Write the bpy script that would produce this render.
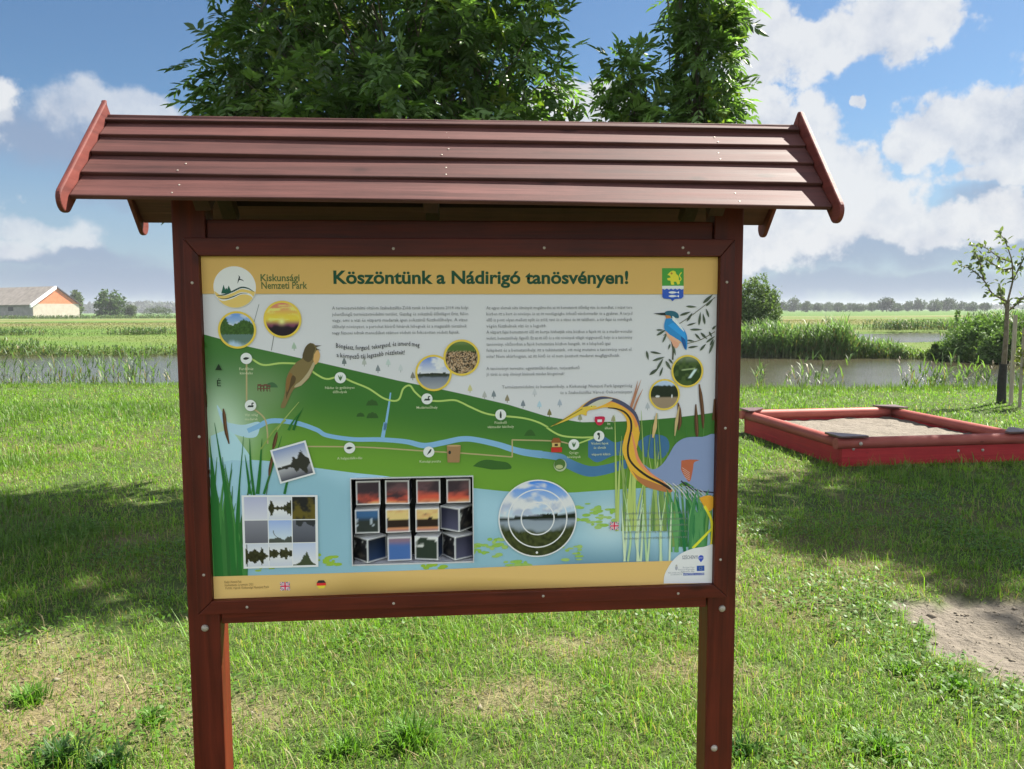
import bpy, bmesh, math, random
import numpy as np
from mathutils import Vector, Matrix
from mathutils.geometry import tessellate_polygon

for o in list(bpy.data.objects):
    bpy.data.objects.remove(o)
SC = bpy.context.scene
COL = SC.collection
R = math.radians
rng = np.random.default_rng(7)
random.seed(7)

# ------------------------------------------------------------------ camera, sky, sun, exposure
CAMZ, FPX, PITCH, ROLL = 1.55, 806.5, 0.0916, -0.004
cam = bpy.data.cameras.new('camera')
cam.sensor_width = 36.0
cam.lens = FPX / 1024 * 36
cam.clip_start = 0.05
cam.clip_end = 9000
camo = bpy.data.objects.new('camera', cam)
COL.objects.link(camo)
camo.matrix_world = Matrix.Translation((0, 0, CAMZ)) @ Matrix.Rotation(math.pi/2 - PITCH, 4, 'X') @ Matrix.Rotation(ROLL, 4, 'Z')
SC.camera = camo

SUN_EL, SUN_AZ = R(50), R(56)          # azimuth measured from +Y (view direction) towards +X (right)
SUN_STRENGTH, SKY_STRENGTH = 5.0, 0.05
sun = bpy.data.lights.new('sun', 'SUN')
sun.energy = SUN_STRENGTH
sun.angle = R(0.6)
sun.color = (1.0, 0.94, 0.84)
suno = bpy.data.objects.new('sun', sun)
COL.objects.link(suno)
sdir = Vector((math.cos(SUN_EL)*math.sin(SUN_AZ), math.cos(SUN_EL)*math.cos(SUN_AZ), math.sin(SUN_EL)))
suno.rotation_euler = sdir.to_track_quat('Z', 'Y').to_euler()
suno.location = (6, 8, 12)
SC.view_settings.view_transform = 'Standard'
SC.view_settings.look = 'None'
SC.view_settings.gamma = 1
SC.view_settings.use_curve_mapping = False
SC.view_settings.exposure = 1.75


def ray(px, py):
    """direction in the world of a photograph pixel"""
    U, V = (px-512)/FPX, (py-384.5)/FPX
    cr, sr = math.cos(-ROLL), math.sin(-ROLL)
    u, v = U*cr - V*sr, U*sr + V*cr
    cp, sp = math.cos(PITCH), math.sin(PITCH)
    return np.array([u, cp - v*sp, -v*cp - sp])


def gnd(px, py, z=0.0):
    d = ray(px, py)
    t = (z-CAMZ)/d[2]
    return d[0]*t, d[1]*t


def at(px, py, Y):
    d = ray(px, py)
    t = Y/d[1]
    return d[0]*t, Y, CAMZ + d[2]*t


# ------------------------------------------------------------------ node helpers
class NT:
    def __init__(self, tree):
        self.t = tree
        self.n = tree.nodes
        self.l = tree.links

    def add(self, typ, **kw):
        nd = self.n.new(typ)
        for k, v in kw.items():
            setattr(nd, k, v)
        return nd

    def put(self, sock, v):
        if hasattr(v, 'is_output') or isinstance(v, bpy.types.NodeSocket):
            self.l.new(v, sock)
        else:
            sock.default_value = v

    def math(self, op, a, b=0.0, c=None, clamp=False):
        nd = self.add('ShaderNodeMath', operation=op, use_clamp=clamp)
        self.put(nd.inputs[0], a)
        self.put(nd.inputs[1], b)
        if c is not None:
            self.put(nd.inputs[2], c)
        return nd.outputs[0]

    def vmath(self, op, a, b=(0, 0, 0), out=0):
        nd = self.add('ShaderNodeVectorMath', operation=op)
        self.put(nd.inputs[0], a)
        self.put(nd.inputs[1], b)
        return nd.outputs[out]

    def noise(self, vec, scale, detail=4, rough=0.5, dist=0.0, out='Fac'):
        nd = self.add('ShaderNodeTexNoise')
        if vec is not None:
            self.l.new(vec, nd.inputs['Vector'])
        nd.inputs['Scale'].default_value = scale
        nd.inputs['Detail'].default_value = detail
        nd.inputs['Roughness'].default_value = rough
        nd.inputs['Distortion'].default_value = dist
        return nd.outputs[out]

    def ramp(self, fac, stops):
        nd = self.add('ShaderNodeValToRGB')
        els = nd.color_ramp.elements
        while len(els) < len(stops):
            els.new(0.5)
        for e, (p, c) in zip(els, stops):
            e.position = p
            e.color = (*c, 1) if len(c) == 3 else c
        self.put(nd.inputs[0], fac)
        return nd.outputs[0]

    def mix(self, fac, a, b, blend='MIX'):
        nd = self.add('ShaderNodeMix', data_type='RGBA', blend_type=blend)
        self.put(nd.inputs[0], fac)
        for s, v in ((nd.inputs[6], a), (nd.inputs[7], b)):
            if isinstance(v, tuple):
                v = (*v, 1) if len(v) == 3 else v
            self.put(s, v)
        return nd.outputs[2]

    def smooth(self, v, lo, hi, a=0.0, b=1.0):
        nd = self.add('ShaderNodeMapRange', interpolation_type='SMOOTHSTEP')
        self.put(nd.inputs[0], v)
        nd.inputs[1].default_value = lo
        nd.inputs[2].default_value = hi
        nd.inputs[3].default_value = a
        nd.inputs[4].default_value = b
        return nd.outputs[0]


# ------------------------------------------------------------------ world: Nishita sky with cumulus
def build_world():
    w = bpy.data.worlds.new('World')
    SC.world = w
    w.use_nodes = True
    w.node_tree.nodes.clear()
    N = NT(w.node_tree)
    out = N.add('ShaderNodeOutputWorld')
    bg = N.add('ShaderNodeBackground')
    bg.inputs['Strength'].default_value = SKY_STRENGTH
    sky = N.add('ShaderNodeTexSky', sky_type='NISHITA')
    sky.sun_disc = False
    sky.sun_elevation = SUN_EL
    sky.sun_rotation = SUN_AZ
    sky.air_density = 1.0
    sky.dust_density = 0.6
    sky.ozone_density = 2.0
    tc = N.add('ShaderNodeTexCoord')
    d = tc.outputs['Generated']
    sep = N.add('ShaderNodeSeparateXYZ')
    N.l.new(d, sep.inputs[0])
    az = N.math('ARCTAN2', sep.outputs[0], sep.outputs[1])
    el = N.math('ARCSINE', N.math('MINIMUM', N.math('MAXIMUM', sep.outputs[2], -1.0), 1.0))
    cmb = N.add('ShaderNodeCombineXYZ')
    N.l.new(az, cmb.inputs[0])
    N.l.new(el, cmb.inputs[1])
    p0 = cmb.outputs[0]
    warp = N.noise(d, 11.0, 5, 0.58, out='Color')
    wv = N.vmath('MULTIPLY', N.vmath('SUBTRACT', warp, (0.5, 0.5, 0.5)), (0.10, 0.075, 0))
    p = N.vmath('ADD', p0, wv)
    fb = N.noise(d, 20.0, 11, 0.62)
    fb2 = N.noise(d, 7.0, 5, 0.55)

    def field(blobs, vec):
        f = None
        for (px, py, rx, ry) in blobs:
            r = ray(px, py)
            a, e = math.atan2(r[0], r[1]), math.atan2(r[2], math.hypot(r[0], r[1]))
            v = N.vmath('SUBTRACT', vec, (a, e, 0))
            v = N.vmath('MULTIPLY', v, (FPX/rx, FPX/ry, 1))
            g = N.math('SUBTRACT', 1.0, N.vmath('LENGTH', v, out=1))
            f = g if f is None else N.math('MAXIMUM', f, g)
        return f
    white = [(755, 30, 72, 66), (820, 46, 85, 46), (890, 30, 75, 38), (930, 12, 52, 46), (745, 118, 62, 50),
             (790, 145, 66, 60), (830, 180, 66, 50), (862, 208, 75, 42), (775, 215, 120, 70), (935, 225, 110, 28), (952, 125, 62, 36),
             (1000, 150, 62, 34), (905, 143, 36, 20), (990, 178, 46, 18), (1030, 120, 40, 40), (860, 110, 12, 9),
             (1090, 60, 60, 40), (1150, 170, 90, 40), (1020, 215, 90, 26),
             
             (600, 115, 50, 40), (560, 110, 70, 30), (-120, 90, 120, 50), (-200, 200, 160, 40), (620, -180, 130, 60), (200, -260, 160, 60),
             (250, 150, 120, 40), (420, 190, 130, 50)]
    grey = [(40, 140, 85, 34), (110, 148, 70, 34), (0, 125, 60, 30), (865, 250, 190, 30), (1010, 240, 110, 30), (760, 250, 130, 32),
            (40, 262, 110, 16), (120, 285, 200, 22), (1000, 205, 70, 22), (160, 195, 90, 20), (880, 285, 260, 18)]
    soft = [(92, 108, 62, 32), (120, 104, 40, 28), (150, 112, 46, 22), (3, 117, 24, 18), (30, 235, 62, 20), (8, 252, 50, 16), (72, 246, 28, 12)]
    fs = field(soft, p)
    fw = field(white, p)
    fg = field(grey, p)
    # generic clouds added for their light over the rest of the dome (outside the part the photograph shows)
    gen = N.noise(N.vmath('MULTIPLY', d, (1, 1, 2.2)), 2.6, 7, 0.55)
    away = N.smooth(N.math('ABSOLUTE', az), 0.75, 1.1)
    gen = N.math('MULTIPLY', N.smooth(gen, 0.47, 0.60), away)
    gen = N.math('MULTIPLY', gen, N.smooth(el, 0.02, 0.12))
    fbc = N.math('SUBTRACT', fb, 0.5)
    dw = N.smooth(N.math('ADD', N.math('MULTIPLY', fbc, 1.5), fw), 0.15, 0.42)
    ds = N.smooth(N.math('ADD', N.math('MULTIPLY', fbc, 1.3), fs), 0.12, 0.62)
    dw = N.math('MAXIMUM', dw, N.math('MULTIPLY', ds, 0.72))
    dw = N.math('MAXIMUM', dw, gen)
    dg = N.smooth(N.math('ADD', N.math('MULTIPLY', N.math('SUBTRACT', fb2, 0.5), 1.4), fg), 0.0, 0.75)
    # tone of the white clouds: thick cores and undersides greyer
    tone = N.math('ADD', N.math('MULTIPLY', N.noise(N.vmath('ADD', d, (0, 0, 0.03)), 16.0, 6, 0.6), 0.9), N.math('MULTIPLY', fbc, 0.9))
    wc = N.ramp(tone, [(0.18, (2.8, 3.2, 3.9)), (0.36, (4.2, 4.4, 4.75)), (0.54, (5.0, 5.1, 5.2))])
    # unseen clouds behind the viewer, brightened to light the board's shaded front
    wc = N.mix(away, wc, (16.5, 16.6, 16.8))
    gc = (1.9, 2.35, 3.25, 1)
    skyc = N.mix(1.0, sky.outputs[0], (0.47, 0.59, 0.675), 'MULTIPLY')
    # low band of thin whitish cloud towards the horizon
    low = N.smooth(el, 0.24, 0.01)
    skyc = N.mix(N.math('MULTIPLY', low, 0.55), skyc, (2.65, 3.2, 4.0))
    c = N.mix(N.math('MULTIPLY', dg, 0.72), skyc, gc)
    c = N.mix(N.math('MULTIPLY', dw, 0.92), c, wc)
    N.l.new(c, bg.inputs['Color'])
    N.l.new(bg.outputs[0], out.inputs[0])
    w.cycles.sampling_method = 'MANUAL'
    w.cycles.sample_map_resolution = 1024


build_world()


# ------------------------------------------------------------------ value noise for python side
def vnoise(x, y, seed=0):
    x = np.asarray(x, float)
    y = np.asarray(y, float)
    xi, yi = np.floor(x).astype(np.int64), np.floor(y).astype(np.int64)
    fx, fy = x-xi, y-yi
    fx, fy = fx*fx*(3-2*fx), fy*fy*(3-2*fy)

    def h(a, b):
        n = (a*374761393 + b*668265263 + seed*1442695041) & 0x7fffffff
        n = ((n ^ (n >> 13))*1274126177) & 0x7fffffff
        n = ((n ^ (n >> 16))*974634777) & 0x7fffffff
        return (n & 0xffff)/65535.0
    return (h(xi, yi)*(1-fx)+h(xi+1, yi)*fx)*(1-fy)+(h(xi, yi+1)*(1-fx)+h(xi+1, yi+1)*fx)*fy


def fbm(x, y, o=4, seed=0):
    s, a, t = 0, 1, 0
    for i in range(o):
        s = s+a*vnoise(x*2**i, y*2**i, seed+i*17)
        t += a
        a *= .5
    return s/t


def sstep(v, a, b):
    t = np.clip((v-a)/(b-a), 0, 1)
    return t*t*(3-2*t)


# ------------------------------------------------------------------ materials
def principled(name, rough=0.6, spec=0.4):
    m = bpy.data.materials.new(name)
    m.use_nodes = True
    m.node_tree.nodes.clear()
    N = NT(m.node_tree)
    out = N.add('ShaderNodeOutputMaterial')
    b = N.add('ShaderNodeBsdfPrincipled')
    b.inputs['Roughness'].default_value = rough
    b.inputs['Specular IOR Level'].default_value = spec
    N.l.new(b.outputs[0], out.inputs[0])
    return m, N, b, out


def bump(N, b, h, strength, dist):
    bp = N.add('ShaderNodeBump')
    bp.inputs['Strength'].default_value = strength
    bp.inputs['Distance'].default_value = dist
    N.l.new(h, bp.inputs['Height'])
    N.l.new(bp.outputs[0], b.inputs['Normal'])


def mat_wood(name, c1, c2, axis='X', rough=0.45, spec=0.45, scale=1.0, gstr=0.25, wear=0.35):
    m, N, b, out = principled(name, rough, spec)
    tc = N.add('ShaderNodeTexCoord')
    s = {'X': (2.2, 55, 55), 'Y': (55, 2.2, 55), 'Z': (55, 55, 2.2)}[axis]
    v = N.vmath('MULTIPLY', tc.outputs['Object'], tuple(q*scale for q in s))
    info = N.add('ShaderNodeObjectInfo')
    v = N.vmath('ADD', v, N.vmath('SCALE', (31.0, 17.0, 23.0)))
    addv = N.add('ShaderNodeCombineXYZ')
    for i in range(3):
        N.l.new(N.math('MULTIPLY', info.outputs['Random'], 40.0+i*13), addv.inputs[i])
    v = N.vmath('ADD', v, addv.outputs[0])
    g = N.noise(v, 1.0, 5, 0.6, 0.6)
    blot = N.noise(tc.outputs['Object'], 5.0, 4, 0.6)
    fine = N.noise(N.vmath('MULTIPLY', v, (1.0, 1.0, 1.0)), 3.3, 3, 0.7)
    f = N.math('ADD', N.math('MULTIPLY', g, 0.80), N.math('MULTIPLY', blot, 0.42))
    f = N.math('ADD', f, N.math('MULTIPLY', N.math('SUBTRACT', fine, 0.5), 0.35))
    col = N.ramp(f, [(0.38, c1), (0.78, c2)])
    worn = N.smooth(N.noise(v, 0.55, 6, 0.72), 0.60, 0.74)
    col = N.mix(N.math('MULTIPLY', worn, wear), col, tuple(min(1, q*1.7+0.02) for q in c2))
    # scattered knots
    ks = {'X': (4.5, 11, 11), 'Y': (11, 4.5, 11), 'Z': (11, 11, 4.5)}[axis]
    kv = N.vmath('ADD', N.vmath('MULTIPLY', tc.outputs['Object'], ks), addv.outputs[0])
    vo = N.add('ShaderNodeTexVoronoi')
    N.l.new(kv, vo.inputs['Vector'])
    vo.inputs['Scale'].default_value = 1.0
    sepk = N.add('ShaderNodeSeparateColor')
    N.l.new(vo.outputs['Color'], sepk.inputs[0])
    kn = N.math('MULTIPLY', N.smooth(vo.outputs['Distance'], 0.15, 0.06), N.math('GREATER_THAN', sepk.outputs[0], 0.55))
    col = N.mix(N.math('MULTIPLY', kn, 0.6), col, tuple(q*0.35 for q in c1))
    tint = N.math('MULTIPLY_ADD', info.outputs['Random'], 0.36, 0.82)
    col = N.mix(1.0, col, (1, 1, 1), 'MULTIPLY')
    hs = N.add('ShaderNodeHueSaturation')
    N.l.new(tint, hs.inputs['Value'])
    N.l.new(col, hs.inputs['Color'])
    N.l.new(hs.outputs[0], b.inputs['Base Color'])
    rr = N.math('MULTIPLY_ADD', g, 0.25, rough-0.12)
    N.l.new(rr, b.inputs['Roughness'])
    bump(N, b, g, gstr, 0.002)
    return m


def mat_noise(name, c1, c2, scale, rough=0.7, spec=0.3, bstr=0.0, bdist=0.002, metal=0.0):
    m, N, b, out = principled(name, rough, spec)
    tc = N.add('ShaderNodeTexCoord')
    g = N.noise(tc.outputs['Object'], scale, 6, 0.6)
    N.l.new(N.ramp(g, [(0.3, c1), (0.7, c2)]), b.inputs['Base Color'])
    b.inputs['Metallic'].default_value = metal
    if bstr:
        bump(N, b, g, bstr, bdist)
    return m


def mat_attr(name, rough=0.5, spec=0.3, attr='Col'):
    m, N, b, out = principled(name, rough, spec)
    a = N.add('ShaderNodeAttribute', attribute_name=attr)
    N.l.new(a.outputs['Color'], b.inputs['Base Color'])
    return m


def mat_leaf(name, rough=0.45, spec=0.4, trans=0.35, tcol=(1.1, 1.25, 0.5)):
    """leaves and blades: colour per leaf from the attribute, some light passing through"""
    m, N, b, out = principled(name, rough, spec)
    a = N.add('ShaderNodeAttribute', attribute_name='Col')
    N.l.new(a.outputs['Color'], b.inputs['Base Color'])
    tr = N.add('ShaderNodeBsdfTranslucent')
    N.l.new(N.mix(1.0, a.outputs['Color'], tcol, 'MULTIPLY'), tr.inputs['Color'])
    mx = N.add('ShaderNodeMixShader')
    mx.inputs[0].default_value = trans
    N.l.new(b.outputs[0], mx.inputs[1])
    N.l.new(tr.outputs[0], mx.inputs[2])
    N.l.new(mx.outputs[0], out.inputs[0])
    return m


WOOD1, WOOD2 = (0.046, 0.0055, 0.002), (0.125, 0.0165, 0.0055)
M = {}
M['wood_x'] = mat_wood('stained_wood_along', WOOD1, WOOD2, 'X', 0.5, 0.28)
M['soffit'] = mat_wood('shaded_rafter_wood', (0.022, 0.008, 0.006), (0.05, 0.018, 0.012), 'Y', 0.6, 0.3)  # wood darkened so its colour carries the shade under the roof
M['wood_z'] = mat_wood('stained_wood_upright', WOOD1, WOOD2, 'Z', 0.5, 0.28)
M['wood_y'] = mat_wood('stained_wood_across', (0.085, 0.018, 0.014), (0.17, 0.040, 0.030), 'Y', 0.6, 0.3)
M['roof_wood'] = mat_wood('stained_roof_board', (0.044, 0.0155, 0.013), (0.108, 0.039, 0.033), 'X', 0.66, 0.30, gstr=0.5)
M['red_wood'] = mat_wood('red_painted_timber', (0.24, 0.010, 0.014), (0.38, 0.026, 0.028), 'X', 0.6, 0.3, 0.7, wear=0.5)
M['red_wood_y'] = mat_wood('red_painted_timber_across', (0.24, 0.010, 0.014), (0.38, 0.026, 0.028), 'Y', 0.6, 0.3, 0.7, wear=0.5)
M['rim_wood'] = mat_wood('faded_red_round_timber', (0.25, 0.045, 0.035), (0.36, 0.10, 0.075), 'X', 0.6, 0.3, 0.7, wear=0.5)
M['rim_wood_y'] = mat_wood('faded_red_round_timber_across', (0.25, 0.045, 0.035), (0.36, 0.10, 0.075), 'Y', 0.6, 0.3, 0.7, wear=0.5)
M['seat'] = mat_noise('dark_brown_seat_board', (0.06, 0.028, 0.026), (0.11, 0.055, 0.05), 25, 0.4, 0.5)
M['zinc'] = mat_noise('dulled_zinc', (0.34, 0.30, 0.25), (0.5, 0.45, 0.38), 80, 0.55, 0.4, 0.1, 0.001, 0.4)
M['sheet_back'] = mat_noise('grey_backing_board', (0.2, 0.19, 0.18), (0.26, 0.25, 0.23), 12, 0.6)
M['print'] = mat_attr('printed_sheet', 0.42, 0.2)
M['black'] = mat_noise('black_recess', (0.008, 0.008, 0.008), (0.015, 0.014, 0.013), 20, 0.6)
M['sand'] = None
M['bark'] = mat_noise('ash_bark', (0.09, 0.075, 0.055), (0.2, 0.17, 0.13), 14, 0.9, 0.2, 0.6, 0.02)
M['bark_far'] = mat_noise('far_bark', (0.09, 0.075, 0.055), (0.16, 0.13, 0.1), 2, 0.9, 0.2)
M['stake'] = mat_wood('weathered_stake', (0.22, 0.19, 0.15), (0.36, 0.32, 0.26), 'Z', 0.8, 0.2)
M['guard'] = mat_noise('black_trunk_wrap', (0.012, 0.012, 0.012), (0.03, 0.028, 0.026), 30, 0.7, 0.3, 0.3, 0.01)
M['leaf'] = mat_leaf('ash_leaf', 0.42, 0.5, 0.48)
M['leaf_far'] = mat_leaf('distant_leaf', 0.6, 0.2, 0.35)
M['blade'] = mat_leaf('grass_blade', 0.5, 0.35, 0.46)
M['reed'] = mat_leaf('reed_blade', 0.5, 0.35, 0.45)


# ------------------------------------------------------------------ object helpers
def link(o, parent=None):
    COL.objects.link(o)
    if parent is not None:
        o.parent = parent
    return o


def tag(o, label=None, cat=None, group=None, kind=None):
    for k, v in (('label', label), ('category', cat), ('group', group), ('kind', kind)):
        if v:
            o[k] = v
    return o


def empty(name, loc, rz=0.0):
    o = bpy.data.objects.new(name, None)
    o.empty_display_size = 0.1
    o.location = loc
    o.rotation_euler = (0, 0, rz)
    return link(o)


def np_mesh(name, V, faces, mat, parent=None, col=None, smooth=False):
    """V (n,3); faces list of (k,m) int arrays; col (n,3) vertex colours"""
    me = bpy.data.meshes.new(name)
    V = np.ascontiguousarray(V, np.float32)
    me.vertices.add(len(V))
    me.vertices.foreach_set('co', V.ravel())
    idx = np.concatenate([f.ravel() for f in faces]).astype(np.int32)
    cnt = np.concatenate([np.full(len(f), f.shape[1]) for f in faces])
    st = np.concatenate([[0], np.cumsum(cnt)[:-1]]).astype(np.int32)
    me.loops.add(len(idx))
    me.loops.foreach_set('vertex_index', idx)
    me.polygons.add(len(cnt))
    me.polygons.foreach_set('loop_start', st)
    if smooth:
        me.polygons.foreach_set('use_smooth', np.ones(len(cnt), bool))
    me.update(calc_edges=True)
    if col is not None:
        a = me.color_attributes.new('Col', 'FLOAT_COLOR', 'POINT')
        c4 = np.ones((len(V), 4), np.float32)
        c4[:, :3] = col
        a.data.foreach_set('color', c4.ravel())
    me.materials.append(mat)
    o = bpy.data.objects.new(name, me)
    return link(o, parent)


def bm_obj(name, bm, mat, parent=None, bevel=0.0, smooth=False):
    bmesh.ops.recalc_face_normals(bm, faces=bm.faces)
    if bevel:
        bmesh.ops.bevel(bm, geom=[e for e in bm.edges], offset=bevel, segments=2, profile=0.6, affect='EDGES', clamp_overlap=True)
    me = bpy.data.meshes.new(name)
    bm.to_mesh(me)
    bm.free()
    if smooth:
        for p in me.polygons:
            p.use_smooth = True
    me.materials.append(mat)
    o = bpy.data.objects.new(name, me)
    return link(o, parent)


def prism(bm, poly, fn, t0, t1):
    """poly in 2D, fn(a,b,t)->3D; closed prism between t0 and t1"""
    n = len(poly)
    A = [bm.verts.new(fn(a, b, t0)) for a, b in poly]
    B = [bm.verts.new(fn(a, b, t1)) for a, b in poly]
    bm.faces.new(A[::-1])
    bm.faces.new(B)
    for i in range(n):
        bm.faces.new((A[i], A[(i+1) % n], B[(i+1) % n], B[i]))


def box(bm, x0, x1, y0, y1, z0, z1):
    prism(bm, [(x0, y0), (x1, y0), (x1, y1), (x0, y1)], lambda a, b, t: (a, b, t), z0, z1)


def box_obj(name, b, mat, parent=None, bevel=0.003):
    bm = bmesh.new()
    box(bm, *b)
    return bm_obj(name, bm, mat, parent, bevel)


def tube_np(pts, rad, n=8):
    """tapered tube; returns verts, quads"""
    pts = np.asarray(pts, float)
    T = np.gradient(pts, axis=0)
    T /= np.linalg.norm(T, axis=1)[:, None]+1e-9
    ref = np.array([1., 0, 0]) if abs(T[0][0]) < .8 else np.array([0, 1., 0])
    V = []
    for p, t, r in zip(pts, T, rad):
        a = np.cross(t, ref)
        a /= np.linalg.norm(a)+1e-9
        b = np.cross(t, a)
        an = np.arange(n)*2*np.pi/n
        V.append(p+r*(np.cos(an)[:, None]*a+np.sin(an)[:, None]*b))
    V = np.concatenate(V)
    F = []
    for i in range(len(pts)-1):
        for j in range(n):
            F.append((i*n+j, i*n+(j+1) % n, (i+1)*n+(j+1) % n, (i+1)*n+j))
    return V, np.array(F)


def merge(parts):
    Vs, Fs, off = [], [], 0
    for v, f in parts:
        Vs.append(v)
        Fs.append(f+off)
        off += len(v)
    return np.concatenate(Vs), np.concatenate(Fs)


def dome(bm, c, r, h, axis):
    """button head pointing along axis"""
    ax = Vector(axis).normalized()
    a = ax.orthogonal().normalized()
    b = ax.cross(a)
    c = Vector(c)
    rings = []
    for k in range(4):
        t = k/4*math.pi/2
        rr, hh = r*math.cos(t), h*math.sin(t)
        rings.append([bm.verts.new(c+a*(rr*math.cos(q*math.pi/6))+b*(rr*math.sin(q*math.pi/6))+ax*hh) for q in range(12)])
    top = bm.verts.new(c+ax*h)
    for k in range(3):
        for q in range(12):
            bm.faces.new((rings[k][q], rings[k][(q+1) % 12], rings[k+1][(q+1) % 12], rings[k+1][q]))
    for q in range(12):
        bm.faces.new((rings[3][q], rings[3][(q+1) % 12], top))
    bm.faces.new(rings[0][::-1])


def screw(c, r, h, axis, parent, name='screw'):
    bm = bmesh.new()
    dome(bm, c, r, h, axis)
    return bm_obj(name, bm, M['zinc'], parent, smooth=True)


# ------------------------------------------------------------------ blades (grass, reeds, leaves) in numpy
def blades(P, az, L, W, lean, droop, col, coltip=None, face=None):
    """curved two-segment blades; P (n,3), az heading, L length, W width, lean (rad from vertical at base), droop extra"""
    n = len(P)
    hx, hy = np.cos(az), np.sin(az)
    fz = az+np.pi/2 if face is None else face
    sx, sy = np.cos(fz), np.sin(fz)
    l1, l2 = L*.55, L*.45
    p1 = P+np.stack([hx*np.sin(lean)*l1, hy*np.sin(lean)*l1, np.cos(lean)*l1], 1)
    a2 = lean+droop
    p2 = p1+np.stack([hx*np.sin(a2)*l2, hy*np.sin(a2)*l2, np.cos(a2)*l2], 1)
    s = np.stack([sx, sy, np.zeros(n)], 1)
    V = np.stack([P-s*W[:, None]*.5, P+s*W[:, None]*.5, p1-s*W[:, None]*.42, p1+s*W[:, None]*.42, p2], 1).reshape(-1, 3)
    b = np.arange(n)*5
    Q = np.stack([b, b+1, b+3, b+2], 1)
    T = np.stack([b+2, b+3, b+4], 1)
    C = np.repeat(col[:, None, :], 5, 1)
    if coltip is not None:
        C[:, 4] = coltip
        C[:, 2:4] = (col*.6+coltip*.4)[:, None]
    return V, [Q, T], C.reshape(-1, 3)


def cat_blades(lst):
    V, Q, T, C, off = [], [], [], [], 0
    for v, (q, t), c in lst:
        V.append(v)
        Q.append(q+off)
        T.append(t+off)
        C.append(c)
        off += len(v)
    return np.concatenate(V), [np.concatenate(Q), np.concatenate(T)], np.concatenate(C)


def leaflets(P, D, Nn, L, W, col):
    """lanceolate folded leaflets: base P, direction D, side normal Nn"""
    D = D/np.linalg.norm(D, axis=1)[:, None]
    S = np.cross(D, Nn)
    S /= np.linalg.norm(S, axis=1)[:, None]+1e-9
    U = np.cross(S, D)
    L = L[:, None]
    W = W[:, None]
    up = U*W*.22
    V = np.stack([P, P+D*L*.33+S*W*.48+up, P+D*L*.66+S*W*.36+up, P+D*L, P+D*L*.66-S*W*.36+up, P+D*L*.33-S*W*.48+up], 1).reshape(-1, 3)
    b = np.arange(len(P))*6
    Q = np.concatenate([np.stack([b, b+1, b+2, b+3], 1), np.stack([b, b+3, b+4, b+5], 1)])
    return V, Q, np.repeat(col, 6, 0)


def unit(v):
    return v/(np.linalg.norm(v, axis=-1, keepdims=True)+1e-9)
#PART2

# ------------------------------------------------------------------ ground, ponds, fields
WATER_Z = -0.30


def near_edge(x):
    return 16.3-0.8*np.tanh((x+1)/4.0)+0.35*(vnoise(x*.9, x*0+3.3, 5)-.5)+0.25*(vnoise(x*2.7, x*0+1.3, 6)-.5)


def far_edge(x):
    b = np.interp(x, [-60, -12, 4, 9, 14, 15.5, 17, 20, 28], [36.5, 35.5, 33.0, 32.0, 31.5, 30.0, 27.3, 26.5, 25.5])
    return b+0.8*(vnoise(x*.5, x*0+9.1, 8)-.5)+0.5*(vnoise(x*1.9, x*0+4.1, 9)-.5)


def pond_mask(x, y):
    a = sstep(y-near_edge(x), 0.0, 0.9)*sstep(far_edge(x)-y, 0.0, 1.2)*sstep(44-np.abs(x+6), 0, 4)
    b = sstep(y-(43+1.2*(vnoise(x*.3, y*0, 2)-.5)), 0, 1.2)*sstep(61+1.5*(vnoise(x*.3, y*0+7, 3)-.5)-y, 0, 1.2)*sstep(x-6, 0, 3)*sstep(37-x, 0, 3)
    return np.maximum(a, b)


def patch_mask(x, y):
    """trodden sandy patch in the lawn on the right"""
    d = np.hypot((x-2.75)/0.92, (y-3.62)/0.62)
    d = d+0.75*(fbm(x*4, y*4, 4, 21)-.5)
    return 1-sstep(d, 0.84, 1.0)


def bare_mask(x, y):
    """worn, strawy spots"""
    n = fbm(x*.9+3, y*.9, 4, 31)
    m = .6*sstep(n, 0.66, 0.80)
    m = m*sstep(9.0-y, 0, 4)
    for (cx, cy, r) in ((-2.2, 3.55, .42), (-1.75, 3.15, .4), (-1.15, 2.95, .35), (-2.0, 2.85, .35), (.25, 3.6, .3), (.05, 3.1, .28), (-2.6, 5.4, .3), (.75, 3.35, .25), (-2.7, 3.0, .4)):
        d = np.hypot((x-cx)/1.5, (y-cy)/.8)/r+0.9*(fbm(x*4, y*4, 3, 41)-.5)
        m = np.maximum(m, .62*(1-sstep(d, .25, 1.05)))
    return m


def height(x, y):
    r = np.hypot(x, y)
    h = 0.035*(fbm(x*.7, y*.7, 3, 1)-.5)*np.clip(r/2, 0, 1)
    h = h+0.10*(fbm(x*.06, y*.06, 2, 2)-.5)*sstep(r, 6, 20)
    h = h-0.22*sstep(x-3, 0, 4)*sstep(y-27, 0, 2)*sstep(66-y, 0, 3)
    h = h-0.75*pond_mask(x, y)
    h = h-0.02*patch_mask(x, y)+0.055*patch_mask(x, y)*(fbm(x*5.5, y*5.5, 4, 51)-.5)
    return h


def lerp(a, b, t):
    return a+(np.asarray(b)-a)*t[..., None]


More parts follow.
